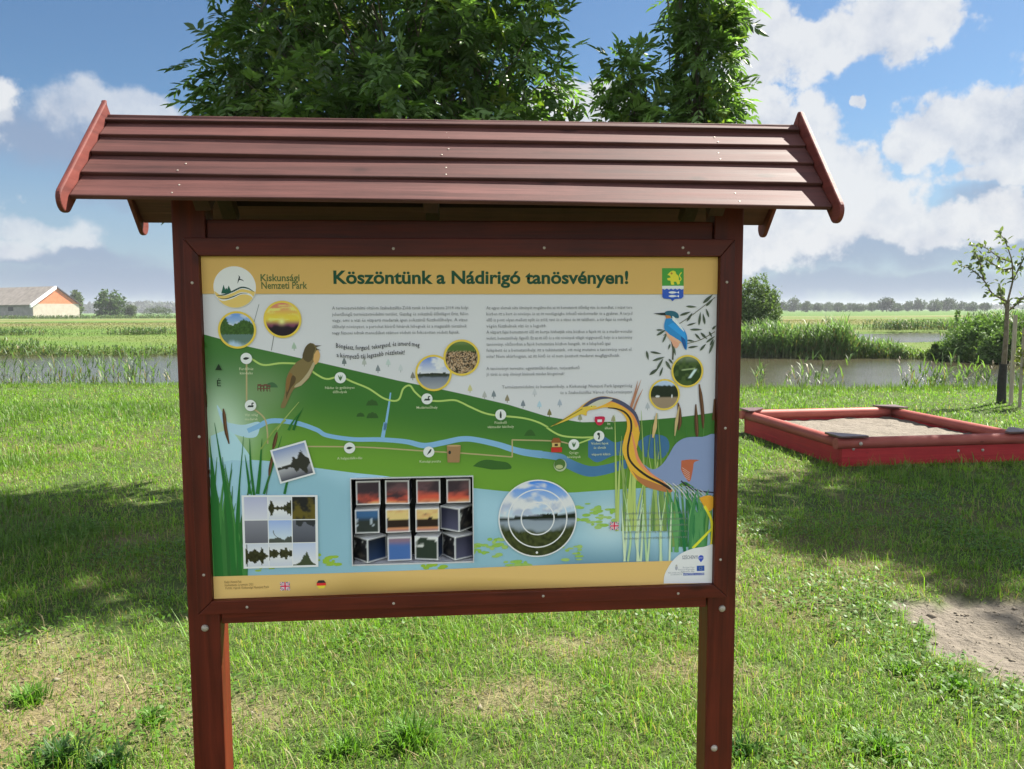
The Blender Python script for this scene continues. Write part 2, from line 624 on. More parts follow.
def land_colour(x, y):
    c = np.zeros(x.shape+(3,))
    c[:] = (0.060, 0.085, 0.026)
    n = fbm(x*1.3, y*1.3, 4, 61)
    c = lerp(c, (0.11, 0.10, 0.045), sstep(n, .45, .72)*sstep(14-y, 0, 8))
    c = lerp(c, (0.24, 0.19, 0.115), bare_mask(x, y)*.7)
    c = lerp(c, (0.165, 0.144, 0.116), patch_mask(x, y))
    # far side of the ponds
    far = sstep(y-31, 0, 4)
    g1 = lerp(np.broadcast_to(np.array((0.078, 0.132, 0.026)), c.shape).copy(), (0.095, 0.128, 0.033), sstep(fbm(x*.08, y*.2, 4, 71), .4, .65))
    c = lerp(c, (0, 0, 0), far)+g1*far[..., None]
    olive = sstep(y-72, 0, 25)*(1-sstep(y-166, 0, 8))
    c = lerp(c, (0.145, 0.135, 0.055), olive*sstep(fbm(x*.03, y*.05, 3, 73), .3, .6)*.9)
    c = lerp(c, (0.07, 0.125, 0.03), sstep(y-172, 0, 12))
    c = lerp(c, (0.05, 0.045, 0.03), pond_mask(x, y))
    return c


def build_ground():
    az = np.linspace(-np.pi, np.pi, 961)[:-1]
    # finer in front of the viewer
    az = az-0.62*np.sin(az)
    rr = np.concatenate([[0.0], np.geomspace(0.4, 3000, 560)])
    A, Rr = np.meshgrid(az, rr[1:])
    X, Y = np.sin(A)*Rr, np.cos(A)*Rr
    Z = height(X, Y)
    V = np.concatenate([[[0, 0, 0]], np.stack([X, Y, Z], -1).reshape(-1, 3)])
    nA, nR = len(az), len(rr)-1
    i, j = np.meshgrid(np.arange(nR-1), np.arange(nA), indexing='ij')
    k = 1+i*nA+j
    k2 = 1+i*nA+(j+1) % nA
    Q = np.stack([k, k+nA, k2+nA, k2], -1).reshape(-1, 4)
    j = np.arange(nA)
    T = np.stack([np.zeros(nA, int), 1+j, 1+(j+1) % nA], 1)
    C = np.concatenate([[[.1, .1, .05]], land_colour(X, Y).reshape(-1, 3)])
    m, N, b, out = principled('ground_soil_and_meadow', 0.95, 0.1)
    a = N.add('ShaderNodeAttribute', attribute_name='Col')
    tc = N.add('ShaderNodeTexCoord')
    n1 = N.noise(tc.outputs['Object'], 14.0, 8, 0.65)
    n2 = N.noise(tc.outputs['Object'], 0.9, 6, 0.6)
    f = N.math('ADD', N.math('MULTIPLY', n1, 0.9), N.math('MULTIPLY', n2, 0.5))
    v = N.math('MULTIPLY_ADD', f, 1.0, 0.3)
    cm = N.add('ShaderNodeCombineXYZ')
    for q in range(3):
        N.l.new(v, cm.inputs[q])
    N.l.new(N.mix(1.0, a.outputs['Color'], cm.outputs[0], 'MULTIPLY'), b.inputs['Base Color'])
    n3 = N.noise(tc.outputs['Object'], 5.5, 5, 0.6)
    bump(N, b, N.math('ADD', n1, N.math('MULTIPLY', n3, 1.6)), 0.9, 0.05)
    o = np_mesh('ground', V, [Q, T], m, col=C, smooth=True)
    tag(o, 'flat grassy ground of lawn and meadows reaching to the horizon', 'ground', kind='structure')


def mat_water():
    m, N, b, out = principled('pond_water', 0.03, 0.5)
    b.inputs['Base Color'].default_value = (0.045, 0.040, 0.022, 1)
    b.inputs['IOR'].default_value = 1.45
    tc = N.add('ShaderNodeTexCoord')
    v = N.vmath('MULTIPLY', tc.outputs['Object'], (1.0, 2.2, 1))
    n = N.noise(v, 5.0, 4, 0.55)
    n2 = N.noise(tc.outputs['Object'], 0.25, 3, 0.5)
    N.l.new(N.math('MULTIPLY_ADD', n2, 0.26, 0.02), b.inputs['Roughness'])
    bump(N, b, n, 0.75, 0.025)
    return m


def build_water():
    mw = mat_water()
    bm = bmesh.new()
    bmesh.ops.create_grid(bm, x_segments=2, y_segments=2, size=0.5)
    for v in bm.verts:
        v.co = Vector((v.co.x*92-6, 25.8+v.co.y*23.5, WATER_Z))
    o = bm_obj('pond_water', bm, mw)
    tag(o, 'grey-green pond between the lawn and the reeds', 'pond', kind='structure')
    bm = bmesh.new()
    bmesh.ops.create_grid(bm, x_segments=2, y_segments=2, size=0.5)
    for v in bm.verts:
        v.co = Vector((v.co.x*36+21, 52+v.co.y*20, WATER_Z))
    o = bm_obj('pond_water', bm, mw)
    tag(o, 'narrow strip of pale water behind the reeds', 'pond', kind='structure')
    # pale track across the far field
    xs = np.linspace(-260, 260, 80)
    yc = np.interp(xs, [-260, 0, 60, 260], [172, 165, 167, 176])+np.sin(xs*.03)*.8
    zz = height(xs, yc)
    V = np.concatenate([np.stack([xs, yc-1.6, zz+.10], 1), np.stack([xs, yc+1.6, zz+.10], 1)])
    i = np.arange(79)
    o = np_mesh('field_track', V, [np.stack([i, i+1, i+81, i+80], 1)], mat_noise('dry_track', (0.30, 0.25, 0.14), (0.40, 0.33, 0.2), .5, 0.9, 0.1))
    tag(o, 'pale dry track running across the far field', 'track', kind='structure')


build_ground()
build_water()

# ------------------------------------------------------------------ sandbox frame needed by the grass
SB_O = np.array((3.26, 7.88))
SB_A = R(8.0)
SB_W, SB_D = 2.03, 2.28
sb_x = np.array((math.cos(SB_A), math.sin(SB_A)))
sb_y = np.array((-math.sin(SB_A), math.cos(SB_A)))


def in_sandbox(x, y, m=0.03):
    dx, dy = x-SB_O[0], y-SB_O[1]
    u, v = dx*sb_x[0]+dy*sb_x[1], dx*sb_y[0]+dy*sb_y[1]
    return (u > -m) & (u < SB_W+m) & (v > -m) & (v < SB_D+m)


# ------------------------------------------------------------------ grass
def build_grass():
    lst = []

    def zone(r0, r1, n, wmul, lmul, half=0.78, clump=0.6):
        # uniform in area inside a wedge in front of the viewer
        nc = n//14
        rc = np.sqrt(rng.uniform(r0*r0, r1*r1, nc))
        ac = rng.uniform(-half, half, nc)
        ci = rng.integers(0, nc, int(n*clump))
        sp = rng.normal(0, 0.035*wmul**.5, (len(ci), 2))
        X = np.sin(ac)[ci]*rc[ci]+sp[:, 0]
        Y = np.cos(ac)[ci]*rc[ci]+sp[:, 1]
        r = np.sqrt(rng.uniform(r0*r0, r1*r1, n-len(ci)))
        a = rng.uniform(-half, half, n-len(ci))
        clen = np.concatenate([(rng.uniform(.6, 1.35, nc)+.9*(rng.uniform(0, 1, nc) < .07))[ci], rng.uniform(.5, 1.1, len(r))])
        chue = np.concatenate([rng.uniform(0, 1, nc)[ci], rng.uniform(0, 1, len(r))])
        out = np.concatenate([np.arctan2(sp[:, 1], sp[:, 0])+rng.normal(0, .8, len(ci)), rng.uniform(0, 6.28, len(r))])
        X = np.concatenate([X, np.sin(a)*r])
        Y = np.concatenate([Y, np.cos(a)*r])
        keep = rng.uniform(0, 1, len(X)) > np.clip(bare_mask(X, Y)*.78+patch_mask(X, Y)*1.6, 0, 1)
        keep &= ~in_sandbox(X, Y)
        keep &= (pond_mask(X, Y) < 0.4)
        lush = fbm(X*.55+11, Y*.55, 3, 81)
        keep &= rng.uniform(0, 1, len(X)) < .6+.9*sstep(lush, .3, .6)
        X, Y, clen, chue, out, lush = X[keep], Y[keep], clen[keep], chue[keep], out[keep], lush[keep]
        n = len(X)
        P = np.stack([X, Y, height(X, Y)-.004], 1)
        big = sstep(lush, .52, .72)
        L = rng.gamma(5, .0115, n)*clen*lmul*(.75+.75*big)
        L = np.clip(L, .02, .2)
        W = rng.uniform(.0022, .0042, n)*wmul
        lean = np.abs(rng.normal(.40, .40, n))
        droop = rng.uniform(.15, 1.5, n)
        g = np.stack([.104+.074*chue, .232+.060*chue, .020+.012*chue], 1)
        g = g*rng.uniform(.7, 1.25, (n, 1))
        g = lerp(g, (0.045, 0.105, 0.022), big*.55)
        dry = rng.uniform(0, 1, n) < (.05+.10*(1-big)+.3*bare_mask(X, Y))*(1-.6*sstep(Y, 4, 9))
        g[dry] = np.array((.28, .235, .11))*rng.uniform(.7, 1.2, (dry.sum(), 1))
        tip = g*1.15+np.array((.015, .01, 0))
        lst.append(blades(P, out, L, W, lean, droop, g, tip))
    zone(2.3, 4.2, 110000, 1.0, 1.05)
    zone(4.2, 6.5, 115000, 1.35, .9)
    zone(6.5, 10, 95000, 1.9, 1.05)
    zone(10, 20.5, 175000, 2.9, 1.15, .74)
    # mown straw lying on the lawn
    n = 40000
    r = np.sqrt(rng.uniform(2.3**2, 8**2, n))
    a = rng.uniform(-.75, .75, n)
    X, Y = np.sin(a)*r, np.cos(a)*r
    w = fbm(X*.8+5, Y*.8, 3, 91)*.6+.75*bare_mask(X, Y)
    k = (rng.uniform(0, 1, n) < .06+.94*sstep(w, .36, .85)) & ~in_sandbox(X, Y) & (patch_mask(X, Y) < .4)
    X, Y = X[k], Y[k]
    n = len(X)
    P = np.stack([X, Y, height(X, Y)+rng.uniform(.006, .05, n)], 1)
    c = np.array((.36, .30, .16))*rng.uniform(.5, 1.15, (n, 1))
    az = rng.uniform(0, 6.28, n)
    lst.append(blades(P, az, rng.gamma(2.2, .026, n), rng.uniform(.0016, .0032, n), rng.normal(1.5, .12, n), rng.normal(0.05, .15, n), c))
    # clover and other small broad leaves in patches
    n = 42000
    r = np.sqrt(rng.uniform(2.3**2, 7.5**2, n))
    a = rng.uniform(-.75, .75, n)
    X, Y = np.sin(a)*r, np.cos(a)*r
    w = fbm(X*1.6+31, Y*1.6, 3, 95)
    k = (rng.uniform(0, 1, n) < sstep(w, .52, .68)) & ~in_sandbox(X, Y) & (patch_mask(X, Y) < .3)
    X, Y = X[k], Y[k]
    n = len(X)
    P = np.stack([X, Y, height(X, Y)+rng.uniform(.015, .055, n)], 1)
    c = np.array((.098, .205, .028))*rng.uniform(.6, 1.15, (n, 1))
    lst.append(blades(P, rng.uniform(0, 6.28, n), rng.uniform(.014, .03, n), rng.uniform(.010, .018, n), rng.uniform(.9, 1.5, n), rng.uniform(-.1, .4, n), c, c*1.1))
    # taller uncut fringe along the pond bank
    n = 16000
    X = rng.uniform(-14, 14, n)
    Y = near_edge(X)+rng.normal(-.05, .45, n)
    P = np.stack([X, Y, height(X, Y)], 1)
    k = (pond_mask(X, Y) < .5)
    P = P[k]
    n = len(P)
    c = np.array((.105, .175, .03))*rng.uniform(.7, 1.25, (n, 1))
    lst.append(blades(P, rng.uniform(0, 6.28, n), rng.gamma(6, .012, n)*np.where(X[k] > 3, 1.5, 1), rng.uniform(.006, .011, n), np.abs(rng.normal(.15, .2, n)), rng.uniform(0, .8, n), c))
    V, F, C = cat_blades(lst)
    o = np_mesh('grass', V, F, M['blade'], col=C)
    tag(o, 'uneven mown lawn grass with straw and dry blades among the green', 'grass', kind='stuff')


build_grass()


def far_tufts():
    lst = []
    n = 60000
    Y = np.sqrt(rng.uniform(33**2, 120**2, n))
    X = rng.uniform(-.72, .72, n)*Y
    k = (pond_mask(X, Y) < .1)
    X, Y = X[k], Y[k]
    n = len(X)
    P = np.stack([X, Y, height(X, Y)], 1)
    c = land_colour(X, Y)*rng.uniform(.75, 1.25, (n, 1))
    lst.append(blades(P, rng.uniform(0, 6.28, n), rng.gamma(5, .015, n), Y*.0006, np.abs(rng.normal(.2, .2, n)), rng.uniform(0, .8, n), c))
    V, F, C = cat_blades(lst)
    o = np_mesh('meadow_grass', V, F, M['blade'], col=C)
    tag(o, 'rough meadow grass on the fields beyond the ponds', 'meadow grass', kind='stuff')


far_tufts()


# ------------------------------------------------------------------ crumbs and small stones on the worn earth
def soil_crumbs():
    n = 9000
    X, Y = rng.uniform(-3.4, 4.4, n), rng.uniform(2.5, 5.0, n)
    w = np.maximum(patch_mask(X, Y), bare_mask(X, Y)*.8)
    k = rng.uniform(0, 1, n) < w
    X, Y = X[k], Y[k]
    n = len(X)
    s = rng.gamma(2.0, .0021, n)+.0015
    oct_ = np.array(((1, 0, 0), (-1, 0, 0), (0, 1, 0), (0, -1, 0), (0, 0, .7), (0, 0, -.7)), float)
    V = (oct_[None]*(1+rng.normal(0, .25, (n, 6, 1))))*s[:, None, None]
    a = rng.uniform(0, 6.28, n)
    c_, s_ = np.cos(a)[:, None], np.sin(a)[:, None]
    V = np.stack([V[..., 0]*c_-V[..., 1]*s_, V[..., 0]*s_+V[..., 1]*c_, V[..., 2]], -1)
    V = (V+np.stack([X, Y, height(X, Y)+s*.2], 1)[:, None]).reshape(-1, 3)
    f = np.array(((0, 2, 4), (2, 1, 4), (1, 3, 4), (3, 0, 4), (2, 0, 5), (1, 2, 5), (3, 1, 5), (0, 3, 5)))
    F = (f[None]+np.arange(n)[:, None, None]*6).reshape(-1, 3)
    C = np.repeat(np.array((.18, .155, .12))*rng.uniform(.7, 1.3, (n, 1)), 6, 0)
    o = np_mesh('soil_crumbs', V, [F], mat_attr('earth_crumb', .95, .1), col=C)
    tag(o, 'loose crumbs and small stones on the worn sandy spots of the lawn', 'soil crumbs', kind='stuff')


soil_crumbs()


# ------------------------------------------------------------------ reeds
def reed_blades(X, Y, Z, H, wscale=1.0, base=(.05, .085, .03), nleaf=7, plume=0.0, lean0=.06):
    n = len(X)
    lst = []
    P = np.stack([X, Y, Z], 1)
    az = rng.normal(0.4, 1.0, n)
    lean = np.abs(rng.normal(lean0, .06, n))
    tone = rng.uniform(.7, 1.3, (n, 1))
    c = np.array(base)*tone
    straw = np.array((.19, .16, .08))*tone
    lst.append(blades(P, az, H, np.full(n, .010)*wscale, lean, rng.uniform(0, .15, n), straw*.5+c*.5, c))
    for k in range(nleaf):
        t = rng.uniform(.18, .98, n)
        q = P+np.stack([np.cos(az)*np.sin(lean)*H*t, np.sin(az)*np.sin(lean)*H*t, np.cos(lean)*H*t], 1)
        cc = c*rng.uniform(.75, 1.35, (n, 1))
        dead = (rng.uniform(0, 1, n) < .3*(1-t))
        cc[dead] = straw[dead]
        lst.append(blades(q, rng.uniform(0, 6.28, n), H*rng.uniform(.2, .42, n), rng.uniform(.016, .03, n)*wscale, rng.uniform(.25, .8, n), rng.uniform(.2, 1.0, n), cc, cc*1.15))
    if plume:
        k = rng.uniform(0, 1, n) < plume
        q = P[k]+np.stack([np.cos(az)*np.sin(lean)*H, np.sin(az)*np.sin(lean)*H, np.cos(lean)*H], 1)[k]
        for j in range(5):
            lst.append(blades(q-np.array((0, 0, .03*j)), az[k]+rng.normal(0, .5, k.sum()), np.full(k.sum(), .13), np.full(k.sum(), .014)*wscale, rng.uniform(.5, 1.0, k.sum()), np.full(k.sum(), .7), np.array((.17, .13, .085))*rng.uniform(.7, 1.2, (k.sum(), 1))))
    return lst


def bed(label, pts):
    V, F, C = cat_blades(pts)
    o = np_mesh('reed_bed', V, F, M['reed'], col=C)
    tag(o, label, 'reeds', kind='stuff')


def build_reeds():
    # low fringe on the far bank, left
    n = 2600
    X = rng.uniform(-42, -4, n)
    Y = far_edge(X)+rng.normal(-.8, .5, n)
    H = .5*np.interp(X, [-42, -21, -18.5, -12, -4], [1.2, 1.0, .62, .72, .8])*rng.uniform(.6, 1.25, n)
    bed('low green reed fringe on the far bank left of the board', reed_blades(X, Y, np.full(n, WATER_Z-.05), H*1.25, 1.5, (.075, .13, .04), 6, 0, .1))
    # sparse reeds standing in the water on the near left
    n = 230
    X = rng.uniform(-13, -5.5, n)
    cl = vnoise(X*1.3, X*0, 77)
    X = X[cl > .38]
    n = len(X)
    Y = near_edge(X)+rng.uniform(.2, 2.0, n)
    bed('sparse young reeds standing in the water along the near left bank', reed_blades(X, Y, np.full(n, WATER_Z-.05), rng.uniform(.45, 1.05, n), 1.0, (.085, .14, .055), 7, 0, .15))
    # tall dense bed on the far bank, right of the board
    n = 2300
    X = rng.uniform(8.3, 14.7, n)
    Y = far_edge(X)+np.abs(rng.normal(.2, 1.3, n))-1.3
    H = np.interp(X, [8.3, 9.5, 11, 12.6, 13.4, 14.7], [1.05, 1.0, 1.08, 1.08, .66, .5])*rng.uniform(.55, 1.25, n)*(.75+.5*vnoise(X*1.1, Y*.8, 55))
    bed('tall dense reed bed on the far bank right of the board', reed_blades(X, Y, np.full(n, WATER_Z-.05), H, 1.4, (.115, .19, .07), 7, .05, .10))
    n = 1500
    X = rng.uniform(14.3, 23, n)
    Y = far_edge(X)+np.abs(rng.normal(.2, .8, n))-1.3
    H = np.interp(X, [14.3, 14.8, 16, 16.8, 23], [.6, .42, .48, .8, .85])*rng.uniform(.7, 1.25, n)
    bed('lower reed fringe at the foot of the willow shrubs', reed_blades(X, Y, np.full(n, WATER_Z-.05), H*.75, 1.5, (.12, .19, .05), 7, 0, .12))
    n = 2000
    X = rng.uniform(22.3, 32, n)
    Y = 39.5+rng.normal(0, 1.0, n)-.1*(X-22)
    H = np.interp(X, [22.3, 23.5, 32], [1.55, 1.8, 1.9])*rng.uniform(.8, 1.1, n)
    bed('bright green reed bed behind the willow shrubs at the right edge', reed_blades(X, Y, np.full(n, -.15), H*.75, 1.8, (.09, .16, .05), 7, 0, .06))
    # leaning reeds in front of the water, right
    for cx, nn in ((8.4, 34), (9.1, 24), (5.8, 11), (6.4, 8), (5.0, 5), (10.1, 16)):
        X = rng.normal(cx, .28, nn)
        Y = near_edge(X)+rng.uniform(.1, .9, nn)
        pts = reed_blades(X, Y, np.full(nn, WATER_Z), rng.uniform(.45, .95, nn), 1.0, (.10, .165, .05), 7, .25, .35)
        lst_near.append(pts)
    bed('leaning reeds with pale plumes on the near right bank', [b for p in lst_near for b in p])
    # dark tuft rows in the fields
    n = 1500
    X = np.concatenate([rng.normal(-34.5, 1.6, 330), rng.uniform(-40, -16, 220), rng.normal(-25.2, 1.0, 300), rng.uniform(-27, -17, 100)])
    Y = 55+rng.normal(0, .8, len(X))
    H = np.concatenate([rng.uniform(.6, 1.1, 330), rng.uniform(.2, .45, 220), rng.uniform(.5, 1.1, 300), rng.uniform(.2, .4, 100)])
    bed('dark reed tufts in a row across the left meadow', reed_blades(X, Y, height(X, Y), H*.45, 2.4, (.07, .12, .045), 6, 0, .15))
    X = np.concatenate([rng.normal(30.2, 1.2, 330), rng.normal(34.0, 1.0, 250), rng.uniform(25, 37, 160)])
    Y = 62.5+rng.normal(0, .6, len(X))
    H = np.concatenate([rng.uniform(.5, 1.1, 330), rng.uniform(.4, 1.0, 250), rng.uniform(.2, .4, 160)])
    bed('dark reed tufts on the bank behind the strip of water', reed_blades(X, Y, np.full(len(X), -.1), H*.75, 2.4, (.06, .105, .04), 6, 0, .15))
    n = 2600
    X = rng.uniform(-150, -55, n)
    Y = 192+rng.normal(0, 2.0, n)
    bed('dark weedy strip along the far field in front of the barn', reed_blades(X, Y, height(X, Y), rng.uniform(.35, .9, n), 7, (.07, .11, .04), 4, 0, .2))


lst_near = []
build_reeds()


# ------------------------------------------------------------------ trees
def ash_leaves(C, rad, n_twigs, per, lmin=.065, lmax=.095):
    """compound leaves at twig tips spread through an ellipsoid lobe; returns leaf bases/directions + twig tips"""
    d = unit(rng.normal(size=(n_twigs, 3)))
    rr = rng.uniform(.25, 1, n_twigs)**.45
    lump = 0.78+0.44*fbm(d[:, 0]*1.7+C[0]*3+5, d[:, 1]*1.7+d[:, 2]*1.9+C[1], 2, 13)
    tips = np.array(C)+d*np.array(rad)*(rr*lump)[:, None]
    ti = np.repeat(np.arange(n_twigs), per)
    n = len(ti)
    B = tips[ti]+rng.normal(0, .085, (n, 3))
    ax = unit(d[ti]*.9+rng.normal(0, .7, (n, 3))+np.array((0, 0, -.15)))
    return tips, B, ax, ti


def build_ash(base, trunk_top, lobes, label, tint, girth=1.0, spray=1.0):
    root = empty('ash_tree', base)
    tag(root, label, 'tree')
    base = np.array(base)
    LB, LD, LN, LL, LW, LC = [], [], [], [], [], []
    wood = []
    tp = np.array([base, base*.6+np.array(trunk_top)*.4+np.array((.06, 0, 0)), np.array(trunk_top)])
    ts = np.linspace(0, 1, 9)
    tpts = np.stack([np.interp(ts, [0, .4, 1], tp[:, k]) for k in range(3)], 1)
    wood.append(tube_np(tpts-base, np.interp(ts, [0, .08, 1], [.15, .11, .075])*(.5+.5*girth), 10))
    for (cx, cy, cz, rx, ry, rz, nt) in lobes:
        cx, cz = cx*1.03, cz+.09
        C = (cx, cy, cz)
        tips, B, ax, ti = ash_leaves(C, (rx, ry, rz), nt, 6)
        # limb from the trunk top to the lobe, then thin branches to some tips
        s = np.array(trunk_top)
        mid = (s+np.array(C))/2+np.array((0, 0, .15))
        q = np.linspace(0, 1, 8)
        lp = (1-q)[:, None]**2*s+2*(q*(1-q))[:, None]*mid+q[:, None]**2*np.array(C)
        wood.append(tube_np(lp-base, np.linspace(.055, .022, 8)*girth, 7))
        for k in rng.choice(nt, min(nt, 46), replace=False):
            a = lp[rng.integers(3, 8)]
            m2 = (a+tips[k])/2+np.array((0, 0, .06))
            bp = (1-q)[:, None]**2*a+2*(q*(1-q))[:, None]*m2+q[:, None]**2*tips[k]
            wood.append(tube_np((bp-base)[::1], np.linspace(.014, .004, 8)*girth, 5))
        shade = rng.uniform(.75, 1.25, nt)[ti]
        n = len(B)
        rl = rng.uniform(.17, .27, n)*spray
        side = unit(np.cross(ax, np.array((0, 0, 1.))+rng.normal(0, .35, (n, 3))))
        up = np.cross(side, ax)
        col0 = np.array(tint)*shade[:, None]*rng.uniform(.8, 1.2, (n, 1))
        pale = (rng.uniform(0, 1, nt) < (.42 if cz < 3.3 else .18))[ti]  # sunlit look of the sprays put into leaf colour, mostly low in the crown
        col0[pale] = col0[pale]*1.6+np.array((.05, .06, .03))
        yel = rng.uniform(0, 1, n) < .07
        col0[yel] = col0[yel]*np.array((1.7, 1.3, .8))
        for j in range(4):
            t = .3+.2*j
            for sg in (-1, 1):
                p = B+ax*(rl*t)[:, None]-np.array((0, 0, 1))*(rl*t*t*.35)[:, None]
                dd = unit(ax*.75+side*sg*.75+np.array((0, 0, -.30))+rng.normal(0, .14, (n, 3)))
                LB.append(p)
                LD.append(dd)
                LN.append(up+rng.normal(0, .25, (n, 3)))
                LL.append(rng.uniform(lsz[0], lsz[1], n)*(.4+.6*spray))
                LC.append(col0*rng.uniform(.9, 1.1, (n, 1)))
        LB.append(B+ax*rl[:, None]-np.array((0, 0, 1))*(rl*.35)[:, None])
        LD.append(unit(ax+np.array((0, 0, -.45))))
        LN.append(up)
        LL.append(rng.uniform(lsz[0], lsz[1], n)*1.1)
        LC.append(col0)
    LB, LD, LN, LL, LC = map(np.concatenate, (LB, LD, LN, LL, LC))
    V, Q, C = leaflets(LB-base, LD, LN, LL, LL*rng.uniform(.29, .39, len(LL)), LC)
    np_mesh('crown', V, [Q], M['leaf'], root, C)
    V, F = merge(wood)
    np_mesh('trunk', V, [F], M['bark'], root, smooth=True)
    return root


lsz = (.078, .12)
build_ash((-.75, 7.6, 0), (-.85, 7.5, 1.9),
          [(-1.15, 7.3, 3.75, 1.25, 1.2, 1.2, 185), (-1.85, 7.2, 3.2, .66, .75, .8, 90), (-.25, 7.2, 3.4, .76, .8, .95, 105),
           (-.9, 7.5, 5.2, 1.5, 1.4, 1.3, 240), (-2.2, 7.0, 2.62, .36, .4, .35, 30), (-1.0, 6.75, 2.8, 1.05, .7, .6, 105),
           (-.2, 7.0, 2.85, .52, .6, .45, 48), (-2.3, 7.1, 3.35, .26, .3, .28, 16), (-2.42, 7.1, 3.0, .12, .15, .12, 7), (-1.9, 7.3, 4.4, .55, .7, .7, 55)], 
          'large bushy ash tree rising behind the left and middle of the board roof', (.070, .130, .034))
build_ash((1.3, 7.7, 0), (1.32, 7.5, 1.3),
          [(1.0, 7.1, 2.85, .19, .2, .42, 48), (1.0, 7.1, 3.42, .09, .1, .20, 18), (1.58, 7.2, 2.85, .26, .26, .36, 46), (1.60, 7.2, 3.18, .20, .2, .24, 26), (1.36, 7.3, 3.12, .09, .1, .12, 8),
           (1.62, 7.15, 3.70, .17, .2, .34, 38), (1.86, 7.3, 3.30, .05, .08, .08, 4), (1.66, 7.2, 4.3, .20, .25, .45, 40), (1.55, 7.3, 5.5, .7, .7, .45, 110)],
          'slender ash with two leafy shoots behind the right half of the board roof', (.085, .152, .040), .5, .72)
build_ash((7.8, 9.3, 0), (7.9, 9.1, 3.6),
          [(8.0, 8.85, 5.6, 2.05, 1.9, 1.5, 700), (8.2, 8.9, 7.0, 1.4, 1.4, 1.0, 260), (7.3, 8.3, 5.2, 1.0, 1.0, .9, 160)],
          'tall ash tree just past the right edge, shading the lawn before the sandbox', (.042, .078, .022))


def leafy(name, base, lobes, n, size, col, trunk, label, cat, group=None, mat=None, bark=None, jitter=.25):
    """small or far tree/shrub: leaf quads clumped in lobes + tapered trunk; lobes relative to the base"""
    root = empty(name, base)
    tag(root, label, cat, group)
    Vs, Cs = [], []
    wsum = sum(l[3]*l[4]*l[5] for l in lobes)
    for (cx, cy, cz, rx, ry, rz) in lobes:
        m = max(20, int(n*rx*ry*rz/wsum))
        nc = max(6, m//9)
        d = unit(rng.normal(size=(nc, 3)))
        cc = np.array((cx, cy, cz))+d*np.array((rx, ry, rz))*(rng.uniform(.2, 1, nc)**.4)[:, None]*(.75+.5*fbm(d[:, 0]*2+cx, d[:, 2]*2+cz, 2, 19))[:, None]
        ci = rng.integers(0, nc, m)
        P = cc[ci]+rng.normal(0, 1, (m, 3))*np.array((rx, ry, rz))*.13
        dirs = unit(rng.normal(size=(m, 3))+np.array((0, 0, .2)))
        nrm = unit(rng.normal(size=(m, 3)))
        L = size*rng.uniform(.7, 1.3, m)
        tone = rng.uniform(1-jitter, 1+jitter, nc)[ci]
        V, Q, C = leaflets(P, dirs, nrm, L, L*.5, np.array(col)*tone[:, None]*rng.uniform(.85, 1.15, (m, 1)))
        Vs.append((V, Q))
        Cs.append(C)
    V, Q = merge(Vs)
    V[:, 2] = np.maximum(V[:, 2], .02)
    np_mesh('crown', V, [Q], mat or M['leaf_far'], root, np.concatenate(Cs))
    wood = []
    for (path, r0, r1) in trunk:
        path = np.array(path, float)
        wood.append(tube_np(path, np.linspace(r0, r1, len(path)), 7))
    V, F = merge(wood)
    np_mesh('trunk', V, [F], bark or M['bark_far'], root, smooth=True)
    return root


def far_tree(px, ybase, ytop, wpx, Y, label, group, col, shape='round', name='tree', lsize=None):
    """tree given by its outline in the photograph, built at its distance Y"""
    x, _, _ = at(px, ybase, Y)
    z0 = float(height(np.array(x), np.array(Y)))
    zt = at(px, ytop, Y)[2]
    h = max(zt-z0, .5)
    w = wpx*Y/FPX/2
    b = (x, Y, z0)
    if shape == 'round':
        lob = [(0, 0, h*.5, w*.8, w*.8, h*.40), (-w*.45, 0, h*.34, w*.5, w*.5, h*.32), (w*.45, 0, h*.36, w*.5, w*.5, h*.32), (w*.1, 0, h*.72, w*.45, w*.45, h*.22), (0, 0, h*.2, w*.8, w*.8, h*.2)]
    elif shape == 'tall':
        lob = [(0, 0, h*.45, w*.8, w*.8, h*.42), (w*.1, 0, h*.75, w*.5, w*.5, h*.25)]
    else:
        lob = [(-w*.5, 0, h*.4, w*.5, w*.5, h*.4), (w*.4, 0, h*.45, w*.55, w*.55, h*.42), (0, 0, h*.6, w*.5, w*.5, h*.36)]
    lob = [(a, c, d, e, f, g) for a, c, d, e, f, g in lob]
    return leafy(name, b, lob, 1500, lsize or max(.25, h*.11), col, [([(0, 0, 0), (0, 0, h*.3), (w*.05, 0, h*.7)], h*.035+.05, h*.012)], label, 'tree' if name != 'willow_shrub' else 'shrub', group)


